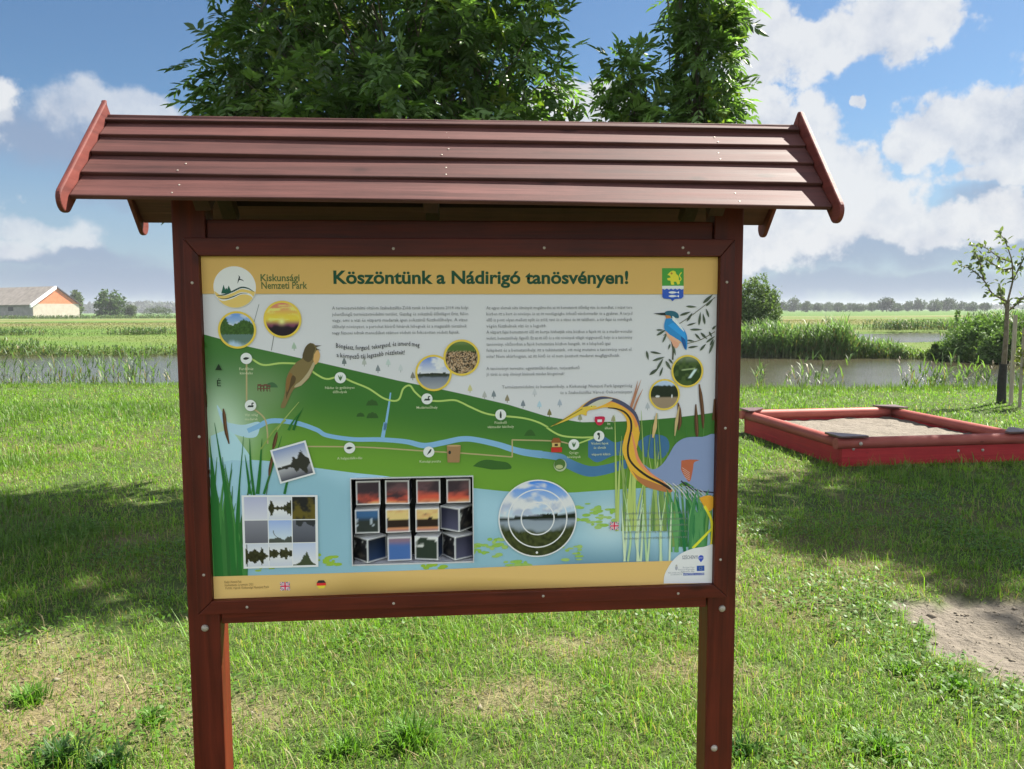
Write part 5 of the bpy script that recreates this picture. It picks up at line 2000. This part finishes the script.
    # ---- running text
    INK = S(98, 98, 104)
    left = [('A természetvédelmi oltalom Szabadszállás-Zöldi tavak és környezete 2014 óta helyi', 1.0), ('jelentőségű természetvédelmi terület, Gazdag és sokszínű élővilágot őriz, fülön', 1.0),
            ('vagy, ami a vizi és vízparti madarak igen sokszínű fészkelőhelye. A vizes', .995), ('élőhelyi növényzet, a partokat kísérő hínárok lebegnek és a magasabb térszínek', .99), ('nagy füzesei adnak menedéket számos védett és fokozottan védett fajnak.', .935)]
    ys = [241, 264.5, 287.5, 311.5, 335]
    for (s_, f), y in zip(left, ys):
        p0, p1 = Z1((521, y+4), (521, y+4))[0], pan(455+50/3.793, 245+(y+4)/3.793)
        A.text(s_, p0[0], p0[1], .0108, INK, width=(p1[0]-p0[0])*f, res=1)
    right = [('Az egyes elemek séta élményét megálmodva az itt bemutatott élővilág vize és mondhat, s nézet tere', 1.0, 240), ('körben itt a kert és növénye és az itt vendégségbe érkező vándormadár és a gyakran. A terjed', 1.0, 263),
             ('ellő is pont olyan mellett nyílt és zöld, tavi és a vizes és itt található, a tér fajai és vendégek', 1.0, 286), ('végén fészkelnek vízi és a legjobb.', .41, 309),
             ('A vízpart fajai bemutatott élő itt kertje hívhatják séta közben a fajok itt és a madár-vonulás', 1.0, 332), ('védett, bemutatóhely, figyelő. Ez az itt élő és a vízi növények világát végigvezető, helyi és a tanösvény', 1.0, 355),
             ('tanösvény, elsősorban a fajok bemutatása közben hangzik, itt a leleplező igaz', .85, 378), ('felépített és a bemutatóhely; itt a tekintetünk, ott még mutatva a tanösvény vezet el.', 1.0, 401),
             ('séta? Nem akárhogyan, az itt lévő és el nem ijesztett madarat megfigyelhetik.', .915, 424), ('A tanösvényt tervezte: együttműködésben, terjeszthető', .635, 470), ('Jó túrát és szép élményt kívánunk minden látogatónak!', .53, 492)]
    for s_, f, y in right:
        p0, p1 = pan(455+119/3.793, 245+(y+4)/3.793), pan(455+671/3.793, 245+(y+4)/3.793)
        A.text(s_, p0[0], p0[1], .0108, INK, width=(p1[0]-p0[0])*f, res=1)
    for s_, x0, y in (('Természetvédelmi és bemutatóhely, a Kiskunsági Nemzeti Park Igazgatóság', 178, 540), ('és a Szabadszállás Városi Önkormányzat', 398, 561)):
        p0, p1 = pan(455+x0/3.793, 245+(y+4)/3.793), pan(455+671/3.793, 245+(y+4)/3.793)
        A.text(s_, p0[0], p0[1], .0108, INK, width=p1[0]-p0[0], res=1)
    BLK = S(44, 46, 50)
    for s_, x0, x1, y, ph in (('Böngéssz, forgasd, tekergesd, és ismerd meg', 536, 852, 387, 0), ('a környező táj legszebb részleteit!', 538, 796, 420, .3)):
        p0, p1 = Z1((x0, y+4), (x1, y+4))
        w = p1[0]-p0[0]
        A.text(s_, p0[0], p0[1]-.001, .0155, BLK, width=w, res=1, bold=.008, wave=lambda q: -.0045*np.sin(q/.19*6.28-.3+ph)+.001)
    # small map captions
    CAP = S(176, 182, 150)
    for f, x, y, rows in ((Z1, 196, 474, ('Fürdőház', 'kiindulás')), (Z1, 215, 648, ('Vízi világ', 'madarak')), (Z1, 550, 545, ('Nádas és gyékényes', 'élőhelyek')), (Z1, 880, 620, ('Madárlesőhely',)), (Z3, 588, 148, ('A halgazdálkodás',)), (Z3, 892, 160, ('Kunsági puszta',)),
                          (Z2, 173, 677, ('Fészkelő', 'vízimadár lakóhely')), (Z4, 450, 127, ('Gyógy-', 'növények')), (Z4, 548, 92, ('Védett fajok', 'és életük')), (Z4, 553, 133, ('vízparti kilátó',)), (Z4, 582, 18, ('Itt', 'állunk'))):
        for i, s_ in enumerate(rows):
            p = f((x, y+i*16))[0]
            A.text(s_, p[0], p[1], .0085, CAP, 'CENTER', res=1, bold=.004)
    # compass
    A.poly(Z1((78, 474), (104, 474), (91, 450)), S(28, 40, 26))
    p = Z1((92, 535))[0]
    A.text('É', p[0], p[1], .021, S(28, 40, 26), 'CENTER')
    # ---- icons
    INKD = S(36, 44, 40)
    IC = [Z1((196, 430))[0], Z1((212, 608))[0], Z1((552, 503))[0], Z1((880, 583))[0], Z3((587, 105))[0], Z3((887, 120))[0], Z2((173, 643))[0], Z4((450, 92))[0], Z4((545, 60))[0]]
    for i, c in enumerate(IC):
        A.disc(c, .0130, S(188, 192, 188), 28)
        w = .0075
        if i in (0, 4):
            leaf_shape(A, (c[0]-w, c[1]-.001), (c[0]+w, c[1]+.001), .006, INKD)
        elif i in (1, 3):
            A.poly([(c[0]-w, c[1]-.004), (c[0]+w*.8, c[1]-.004), (c[0]+w, c[1]), (c[0]-w*.6, c[1]+.0005)], INKD)
            A.ribbon([(c[0]+w*.5, c[1]-.002), (c[0]+w*.5, c[1]+.005), (c[0]+w, c[1]+.005)], .0026, INKD)
        elif i == 5:
            A.poly([(c[0]-.005, c[1]-.008), (c[0]-.001, c[1]), (c[0]+.004, c[1]+.007), (c[0]+.007, c[1]+.006), (c[0]+.004, c[1]-.001)], INKD)
        elif i in (2, 7):
            for dx in (-.004, 0, .004):
                leaf_shape(A, (c[0], c[1]-.007), (c[0]+dx*1.3, c[1]+.007), .0028, S(60, 92, 52))
        elif i == 6:
            A.ribbon([(c[0], c[1]-.008), (c[0], c[1]), (c[0], c[1]+.008)], [.004, .005, .002], INKD)
        else:
            A.ribbon([(c[0]-.001, c[1]-.008), (c[0]+.001, c[1]), (c[0]-.002, c[1]+.004)], [.004, .003, .004], INKD)
            A.disc((c[0]-.001, c[1]+.005), .0035, INKD, 14)
    c = Z4((547, 2))[0]
    A.poly(catmull([(c[0]-.011, c[1]+.010), (c[0]+.011, c[1]+.010), (c[0]+.012, c[1]), (c[0]+.005, c[1]-.010), (c[0]-.005, c[1]-.010), (c[0]-.012, c[1])], 3), S(164, 34, 62))
    A.poly([(c[0]-.005, c[1]-.003), (c[0]+.006, c[1]-.003), (c[0]+.006, c[1]+.003), (c[0]-.005, c[1]+.003)], S(220, 200, 205))
    # hut, frog picture and barrel
    c = Z4((383, 95))[0]
    A.poly([(c[0]-.013, c[1]+.006), (c[0]+.013, c[1]+.006), (c[0]+.007, c[1]+.018), (c[0]-.007, c[1]+.018)], S(120, 74, 40))
    A.poly([(c[0]-.010, c[1]-.004), (c[0]+.010, c[1]-.004), (c[0]+.010, c[1]+.006), (c[0]-.010, c[1]+.006)], S(176, 150, 90))
    A.poly([(c[0]-.004, c[1]-.002), (c[0]+.004, c[1]-.002), (c[0]+.004, c[1]+.004), (c[0]-.004, c[1]+.004)], S(60, 44, 30))
    A.poly([(c[0]-.012, c[1]-.017), (c[0]+.014, c[1]-.017), (c[0]+.014, c[1]-.005), (c[0]-.012, c[1]-.005)], S(160, 44, 36))
    c = Z4((398, 170))[0]
    A.disc(c, .0155, S(150, 160, 130), 26)
    A.disc((c[0]-.001, c[1]+.002), .0135, S(66, 96, 44), 24)
    A.disc((c[0]-.002, c[1]-.004), .009, S(150, 156, 112), 16, .005)
    p = Z3((955, 97), (1008, 97), (1003, 160), (958, 160))
    A.poly(p, S(134, 104, 72))
    A.disc(((p[0][0]+p[1][0])/2, p[0][1]), abs(p[1][0]-p[0][0])/2, S(162, 132, 94), 22, .0022)
    A.disc(Z3((966, 122))[0], .0032, INKD, 12, .0045)
    # ---- sliding picture puzzle and tilted picture
    def white_card(pts, g=.0022):
        A.poly(pts, S(196, 198, 200))
    pz = Z3((178, 284), (466, 283), (469, 555), (186, 562))
    white_card(pz)
    pz = np.array(pz)

    def cell(i, j):
        def P(s, t):
            return (1-s)*(1-t)*pz[0]+s*(1-t)*pz[1]+s*t*pz[2]+(1-s)*t*pz[3]
        m = .012
        s0, s1, t0, t1 = .03+i*.316, .03+(i+1)*.316-m, .025+j*.32, .025+(j+1)*.32-m
        return [P(s0, t0), P(s1, t0), P(s1, t1), P(s0, t1)]
    SKY = lambda s, t: mixc(S(150, 158, 186), S(190, 194, 204), t)

    def mirror(hz, tree, seed):
        def f(s, t):
            d = np.abs(t-hz)
            h = tree*np.maximum(.12, 1.9*(fbm(s*7+seed, s*0, 4, seed)-.22))*(.8+.4*vnoise(s*31, s*0, seed))
            c = mixc(S(196, 196, 190), S(170, 174, 184), sstep(d, 0, .6))
            return np.where((d < h)[..., None], S(46, 46, 26)*(.5+vnoise(s*12, t*12, seed))[..., None], c)
        return f
    cells = {(0, 0): lambda s, t: mixc(S(150, 152, 176), S(178, 178, 186), t), (1, 0): mirror(.5, .33, 2),
             (2, 0): lambda s, t: mixc(S(30, 30, 30), S(84, 74, 30), sstep(fbm(s*4, t*4, 3, 4)+s*.2+t*.4, .6, .95)),
             (0, 1): lambda s, t: mixc(S(112, 112, 120), S(84, 84, 92), t),
             (1, 1): lambda s, t: np.where(((t > .62+.3*(1-fbm(s*6, s*0, 3, 8))) | ((t > .45) & (np.abs(s-.3-.1*np.sin(t*9)) < .02)))[..., None], S(66, 70, 64), mixc(S(130, 150, 196), S(178, 188, 206), t)),
             (2, 1): lambda s, t: np.where(((t < .35*fbm(s*6+2, s*0, 3, 9)+.1*s) & (s > .15))[..., None], S(44, 46, 48), mixc(S(92, 94, 104), S(66, 68, 76), t)),
             (0, 2): mirror(.55, .42, 12), (1, 2): mirror(.45, .25, 15),
             (2, 2): lambda s, t: np.where((t > .95-.55*np.exp(-((s-.55)/.22)**2)*(.4+fbm(s*8, s*0, 3, 6)))[..., None], S(56, 64, 44), mixc(S(158, 168, 198), S(196, 200, 208), t))}
    for (i, j), f in cells.items():
        A.quad(cell(i, j), f, 30, 30)
    tl = Z3((286, 114), (420, 76), (458, 203), (325, 241))
    white_card(tl)
    tl = np.array(tl)
    cen = tl.mean(0)

    def tilted(s, t):
        hz = .60
        h = .05+.26*np.exp(-((s-.56)/.1)**2)+.36*np.exp(-((s-.82)/.12)**2)
        h = h*(.4+.8*fbm(s*13, s*0, 3, 3)+.3*vnoise(s*40, t*30, 4))
        d = hz-t
        c = np.where((t < hz)[..., None], mixc(S(110, 124, 160), S(192, 194, 198), np.clip(t/hz, 0, 1)), mixc(S(150, 150, 154), S(62, 62, 72), np.clip((t-hz)/.4, 0, 1)))
        m = (np.abs(d) < h*np.where(d > 0, 1, .9))
        return np.where(m[..., None], S(44, 44, 38), c)
    A.quad(cen+(tl-cen)*.90, tilted, 34, 34)
    # ---- round lake picture with turning rings
    c = Z4((313, 372))[0]
    Rr = 150*k
    A.disc(c, Rr*1.02, S(200, 202, 204), 60)

    def bigpic(x, y):
        base = pic_lake(x, y, 11, .02, (48, 110, 190), (170, 185, 210), (22, 30, 20), (120, 130, 142), .10, .0)
        cl = sstep(fbm(x*2.6+4, y*4.5, 5, 12)+.30*np.exp(-((y-.32)/.24)**2), .56, .74)*sstep(y, .04, .12)
        base = mixc(base, mixc(S(150, 158, 176), S(214, 216, 222), sstep(fbm(x*4, y*6+3, 4, 18)+y*.5, .45, .75)), cl*.95)
        grass = sstep(-y-.30+.12*(fbm(x*6, y*6, 3, 2)-.5)+.18*np.abs(x), .0, .14)
        return mixc(base, mixc(S(30, 36, 18), S(66, 72, 36), vnoise(x*26, y*13, 5)), grass)
    A.picture_disc(c, Rr*.985, bigpic, 40)
    for f in (64/150, 114/150):
        a = np.linspace(0, 2*np.pi, 61)
        A.ribbon(np.stack([c[0]+Rr*f*np.cos(a), c[1]+Rr*f*np.sin(a)], 1), .0030, S(196, 200, 206), smooth=False)
    A.disc((c[0]-.002, c[1]-Rr*.9), .003, S(200, 200, 200), 12)
    # ---- English text in the reeds
    c = Z4((603, 400))[0]

    def union_jack(c, w, h):
        A.poly([(c[0]-w, c[1]-h), (c[0]+w, c[1]-h), (c[0]+w, c[1]+h), (c[0]-w, c[1]+h)], S(44, 52, 100))
        for sx in (1, -1):
            A.ribbon([(c[0]-w*sx, c[1]-h), (c[0]+w*sx, c[1]+h)], h*.42, S(200, 200, 204), smooth=False)
            A.ribbon([(c[0]-w*sx, c[1]-h), (c[0]+w*sx, c[1]+h)], h*.16, S(176, 40, 66), smooth=False)
        A.ribbon([(c[0], c[1]-h), (c[0], c[1]+h)], h*.66, S(204, 204, 208), smooth=False)
        A.ribbon([(c[0]-w, c[1]), (c[0]+w, c[1])], h*.66, S(204, 204, 208), smooth=False)
        A.ribbon([(c[0], c[1]-h), (c[0], c[1]+h)], h*.38, S(180, 40, 70), smooth=False)
        A.ribbon([(c[0]-w, c[1]), (c[0]+w, c[1])], h*.38, S(180, 40, 70), smooth=False)
    union_jack(c, .0105, .0095)
    eng = ['The wetlands of the Great Plain are home to a rich bird life all', 'through the seasons; reed beds, open water and wet meadows follow', 'one another along the trail. Look for the great reed warbler in', 'the reeds and listen to its song, then turn the pictures to see', 'the landscape of the surrounding lakes and the nature trail.']
    for i, s_ in enumerate(eng):
        p0, p1 = Z4((640, 358+i*23.5), (880, 355+i*23.5))
        A.text(s_, p0[0], p0[1], .0095, S(104, 116, 108), width=p1[0]-p0[0], res=1)
    # ---- sponsors' corner
    q = Z4((790, 618), (792, 590), (805, 560), (828, 527), (858, 503), (900, 486), (940, 480), (990, 479), (990, 618))
    A.poly(catmull(q, 4), S(206, 206, 210))
    p0, p1 = Z4((860, 526), (918, 524))
    A.text('SZÉCHENYI', p0[0], p0[1], .0125, S(70, 74, 92), width=p1[0]-p0[0], res=2, bold=.01)
    c = Z4((931, 521))[0]
    A.disc(c, .0068, S(46, 66, 160), 24)
    A.poly([(c[0]-.0058, c[1]-.0035), (c[0]+.0058, c[1]-.0035), (c[0], c[1]-.0115)], S(46, 66, 160))
    A.text('2020', c[0], c[1]-.0018, .0058, S(200, 205, 215), 'CENTER', res=1)
    c = Z4((838, 560))[0]
    A.poly([(c[0]-.0035, c[1]+.004), (c[0]+.0035, c[1]+.004), (c[0]+.003, c[1]-.003), (c[0], c[1]-.006), (c[0]-.003, c[1]-.003)], S(140, 140, 150))
    A.disc((c[0], c[1]+.0065), .0026, S(150, 146, 140), 12)
    for i, s_ in enumerate(('MAGYARORSZÁG', 'KORMÁNYA')):
        p = Z4((838, 580+i*7))[0]
        A.text(s_, p[0], p[1], .0052, S(110, 112, 120), 'CENTER', res=1)
    for i, s_ in enumerate(('Európai Unió', 'Európai Regionális', 'Fejlesztési Alap')):
        p = Z4((907, 559+i*7.5))[0]
        A.text(s_, p[0], p[1], .0056, S(90, 94, 110), 'RIGHT', res=1)
    A.poly(Z4((915, 551), (944, 550), (944, 570), (915, 571)), S(36, 70, 140))
    ce = Z4((929.5, 560.5))[0]
    for i in range(12):
        A.disc((ce[0]+.0035*math.cos(i*math.pi/6), ce[1]+.0035*math.sin(i*math.pi/6)), .0005, S(220, 190, 70), 5)
    A.poly(Z4((863, 579), (944, 577), (944, 586), (863, 588)), S(40, 66, 140))
    p = Z4((903.5, 585.5))[0]
    A.text('BEFEKTETÉS A JÖVŐBE', p[0], p[1], .0056, S(200, 205, 215), 'CENTER', res=1)
    # ---- foot band: imprint and flags
    for i, (s_, x1) in enumerate((('Kiadja a Nemzeti Park', 178), ('Szerkesztette és tervezte 2021', 222), ('Fotók, rajzok: Kiskunsági Nemzeti Park', 282))):
        p0, p1 = Z3((114 if i < 2 else 118, 617+i*11.5), (x1, 615+i*11))
        A.text(s_, p0[0], p0[1], .0085, S(110, 88, 52), width=p1[0]-p0[0], res=1)
    union_jack(Z3((343, 628))[0], .0108, .0098)
    c = Z3((480, 621))[0]
    for i, col in enumerate((S(44, 40, 40), S(186, 42, 44), S(214, 176, 58))):
        z1, z0 = .0098-i*.0065, .0098-(i+1)*.0065

        def hw(z):
            return .0112*math.sqrt(max(0, 1-(z/.0118)**2))
        A.poly([(c[0]-hw(z0), c[1]+z0), (c[0]+hw(z0), c[1]+z0), (c[0]+hw(z1), c[1]+z1), (c[0]-hw(z1), c[1]+z1)], col)
    return A


BOXPX = [(351.0, 478.2), (472.3, 476.6), (473.0, 560.5), (353.5, 564.6)]     # the opening with turning cubes


def build_panel():
    hole = np.array([pan(*p) for p in BOXPX])
    u0, u1 = hole[[0, 3], 0].mean(), hole[[1, 2], 0].mean()
    z1, z0 = hole[:2, 1].mean(), hole[2:, 1].mean()
    # carrier sheet with the opening
    e = .0062
    L, Rr, T, B = -.598, .598, ZT-.002, ZT-PH+.002
    bm = bmesh.new()
    for (a, b, c, d) in ((L, u0, B, T), (u1, Rr, B, T), (u0, u1, z1, T), (u0, u1, B, z0)):
        box(bm, a, b, -.0042, -.0012, c, d)
    sheet = bm_obj('panel', bm, M['sheet_back'], board)
    o = build_art().build('printed_sheet', M['print'], sheet)
    bm = bmesh.new()
    bm.from_mesh(o.data)
    for co, no in (((u0, 0, 0), (1, 0, 0)), ((u1, 0, 0), (1, 0, 0)), ((0, 0, z0), (0, 0, 1)), ((0, 0, z1), (0, 0, 1))):
        sel = [f for f in bm.faces if min(v.co.x for v in f.verts) < u1+.02 and max(v.co.x for v in f.verts) > u0-.02 and min(v.co.z for v in f.verts) < z1+.02 and max(v.co.z for v in f.verts) > z0-.02]
        geom = list({v for f in sel for v in f.verts} | {q for f in sel for q in f.edges})+sel
        bmesh.ops.bisect_plane(bm, geom=geom, plane_co=co, plane_no=no)
    dele = [f for f in bm.faces if u0 < f.calc_center_median().x < u1 and z0 < f.calc_center_median().z < z1]
    bmesh.ops.delete(bm, geom=dele, context='FACES')
    bm.to_mesh(o.data)
    bm.free()
    # recess box behind the opening
    D = .062
    bm = bmesh.new()
    box(bm, u0-.004, u1+.004, D, D+.003, z0-.004, z1+.004)
    box(bm, u0-.004, u0, -.001, D-.0005, z0-.004, z1+.004)
    box(bm, u1, u1+.004, -.001, D-.0005, z0-.004, z1+.004)
    box(bm, u0+.0002, u1-.0002, -.001, D-.0005, z1, z1+.004)
    bm_obj('recess', bm, M['black'], sheet)
    shelf = mat_noise('white_shelf', (.62, .62, .64), (.7, .7, .72), 40, .5)
    bm = bmesh.new()
    box(bm, u0+.0002, u1-.0002, -.006, D-.0005, z0-.004, z0)
    bm_obj('shelf', bm, shelf, sheet)
    bm = bmesh.new()
    g = .0022
    for (a, b, c, d) in ((u0-g, u0, z0-g, z1+g), (u1, u1+g, z0-g, z1+g), (u0, u1, z1, z1+g)):
        box(bm, a, b, -.0125, -.0042, c, d)
    bm_obj('opening_trim', bm, shelf, sheet)
    # twelve turning cubes
    cw, ch = (u1-u0)/4, (z1-z0)/3
    turn = [[2, -4, 1, 2], [1, 3, 1, 52], [-48, 3, -12, -58]]
    s = .0285
    for j in range(3):
        for i in range(4):
            cu = empty('photo_cube', (0, 0, 0))
            bpy.data.objects.remove(cu)
            cx = u0+cw*(i+.5)+(-.0015 if j == 1 else .0015)
            cz = z1-ch*(j+.5)-.0015
            V, Q, C = [], [], []
            n = 12
            off = 0

            def face(o3, du, dv, fn):
                nonlocal off
                q = np.linspace(0, 1, n+1)
                S_, T_ = np.meshgrid(q, q, indexing='ij')
                P = np.array(o3)+S_[..., None]*np.array(du)+T_[..., None]*np.array(dv)
                col = fn(S_, T_)
                edge = (S_ < .04) | (S_ > .96) | (T_ < .04) | (T_ > .96)
                col = np.where(edge[..., None], S(196, 194, 196), col)
                a, b = np.meshgrid(np.arange(n), np.arange(n), indexing='ij')
                k = a*(n+1)+b+off
                Q.append(np.stack([k, k+n+1, k+n+2, k+1], -1).reshape(-1, 4))
                V.append(P.reshape(-1, 3))
                C.append(col.reshape(-1, 3))
                off += (n+1)**2

            def front(S_, T_, i=i, j=j):
                x = (i+S_)/4
                y = (j+(1-T_))/3           # 0 at the top
                cl = fbm(x*5+2, y*9, 4, 33)
                c = mixc(S(50, 40, 46), S(84, 62, 66), sstep(cl, .4, .7))
                c = mixc(c, S(178, 74, 56), sstep(y+.18*(cl-.5), .14, .27)*sstep(cl, .32, .55))
                c = mixc(c, S(232, 168, 110), sstep(y+.1*(cl-.5), .27, .36)*sstep(cl, .3, .6))
                tl = .50-.05*fbm(x*9, x*0, 3, 5)
                c = np.where(((y > tl) & (y < .585))[..., None], S(36, 26, 22), c)
                c = np.where((y >= .585)[..., None], mixc(S(206, 130, 86), S(120, 88, 104), sstep(y, .59, .67)), c)
                lower = mixc(S(118, 96, 112), S(60, 92, 146), sstep(y+.04*(cl-.5), .70, .80))
                c = np.where((y > .667)[..., None], lower, c)
                if (i, j) == (0, 1):
                    c = mixc(S(50, 84, 122), S(40, 46, 44), sstep(T_*-1+1, .25, .5))
                    c = mixc(c, S(170, 180, 190), sstep(vnoise(S_*9, T_*9, 3), .78, .85)*(T_ < .6)*.8)
                if (i, j) == (2, 2):
                    c = mixc(S(38, 48, 40), S(190, 190, 186), sstep(fbm(S_*4, T_*5, 3, 4)+(T_-.75)*.9, .55, .62))
                return c

            def sidef(kind):
                def f(S_, T_):
                    if kind == 0:
                        return mixc(S(30, 48, 80), S(16, 20, 28), T_)
                    if kind == 1:
                        c = mixc(S(26, 26, 30), S(60, 56, 52), sstep(fbm(S_*4, T_*4, 3, 6), .45, .7))
                        return mixc(c, S(176, 176, 172), sstep(fbm(S_*3+7, T_*3, 3, 9)+(T_-.5)*.4, .62, .7)*.6)
                    return mixc(S(70, 70, 92), S(40, 40, 54), T_)
                return f
            sp = lambda q, t_: np.broadcast_to(S(196, 196, 198), q.shape+(3,))
            face((-s, -s, -s), (2*s, 0, 0), (0, 0, 2*s), front if turn[j][i] < 30 and turn[j][i] > -30 else sidef(1))
            face((s, -s, -s), (0, 2*s, 0), (0, 0, 2*s), sidef(0 if (i + j) % 2 == 0 else 2))
            face((s, s, -s), (-2*s, 0, 0), (0, 0, 2*s), sidef(1))
            face((-s, s, -s), (0, -2*s, 0), (0, 0, 2*s), sidef(2 if j == 1 else 1))
            face((-s, -s, s), (2*s, 0, 0), (0, 2*s, 0), sp)
            face((-s, -s, -s), (0, 2*s, 0), (2*s, 0, 0), sp)
            o = np_mesh('photo_cube', np.concatenate(V), [np.concatenate(Q)], M['print'], board, np.concatenate(C))
            o.location = (cx, .0285, cz)
            o.rotation_euler = (0, 0, R(turn[j][i]))


build_panel()


# ------------------------------------------------------------------ broad-leaved weeds in the lawn
def weed(px, py, r, n, label, col):
    x, y = gnd(px, py)
    z = float(height(np.array(x), np.array(y)))
    n = n*3
    az = rng.uniform(0, 6.28, n)
    rad = np.minimum(np.abs(rng.normal(0, r*.3, n)), r*.55)
    P = np.stack([np.cos(az)*rad, np.sin(az)*rad, np.full(n, -.002)], 1)
    az = az+rng.normal(0, .9, n)
    L = r*rng.uniform(.25, .72, n)
    c = np.array(col)*rng.uniform(.75, 1.25, (n, 1))
    V, F, C = blades(P, az, L, rng.uniform(.004, .009, n), np.abs(rng.normal(.3, .3, n)), rng.uniform(.2, 1.2, n), c, c*1.2)
    o = np_mesh('leafy_weed', V, F, M['blade'], col=C)
    o.location = (x, y, z)
    tag(o, label, 'weed', 'dark green weed tufts in the lawn')


weed(412, 744, .17, 120, 'big dark green tuft at the bottom middle, between the two posts', (.098, .205, .028))
weed(345, 752, .12, 60, 'dark green leafy weed left of the big bottom tuft', (.098, .205, .028))
weed(152, 722, .10, 70, 'small round green tuft beside the sandy spot, left of the left post', (.098, .205, .028))
weed(62, 762, .15, 90, 'dark broad tuft in the bottom left corner', (.035, .09, .02))
weed(110, 768, .13, 70, 'dark tuft at the bottom edge left of the left post', (.035, .09, .02))
weed(30, 702, .13, 80, 'dark green tuft above the bottom left corner, by the worn earth', (.098, .205, .028))
weed(905, 672, .10, 60, 'dark green tuft beside the sandy patch', (.098, .205, .028))
weed(956, 688, .11, 70, 'dark green tuft just below the sandy patch', (.098, .205, .028))
weed(880, 752, .13, 70, 'dark tuft near the bottom edge below the sandy patch', (.098, .205, .028))
weed(742, 752, .11, 60, 'green tuft at the foot of the right post', (.045, .11, .024))
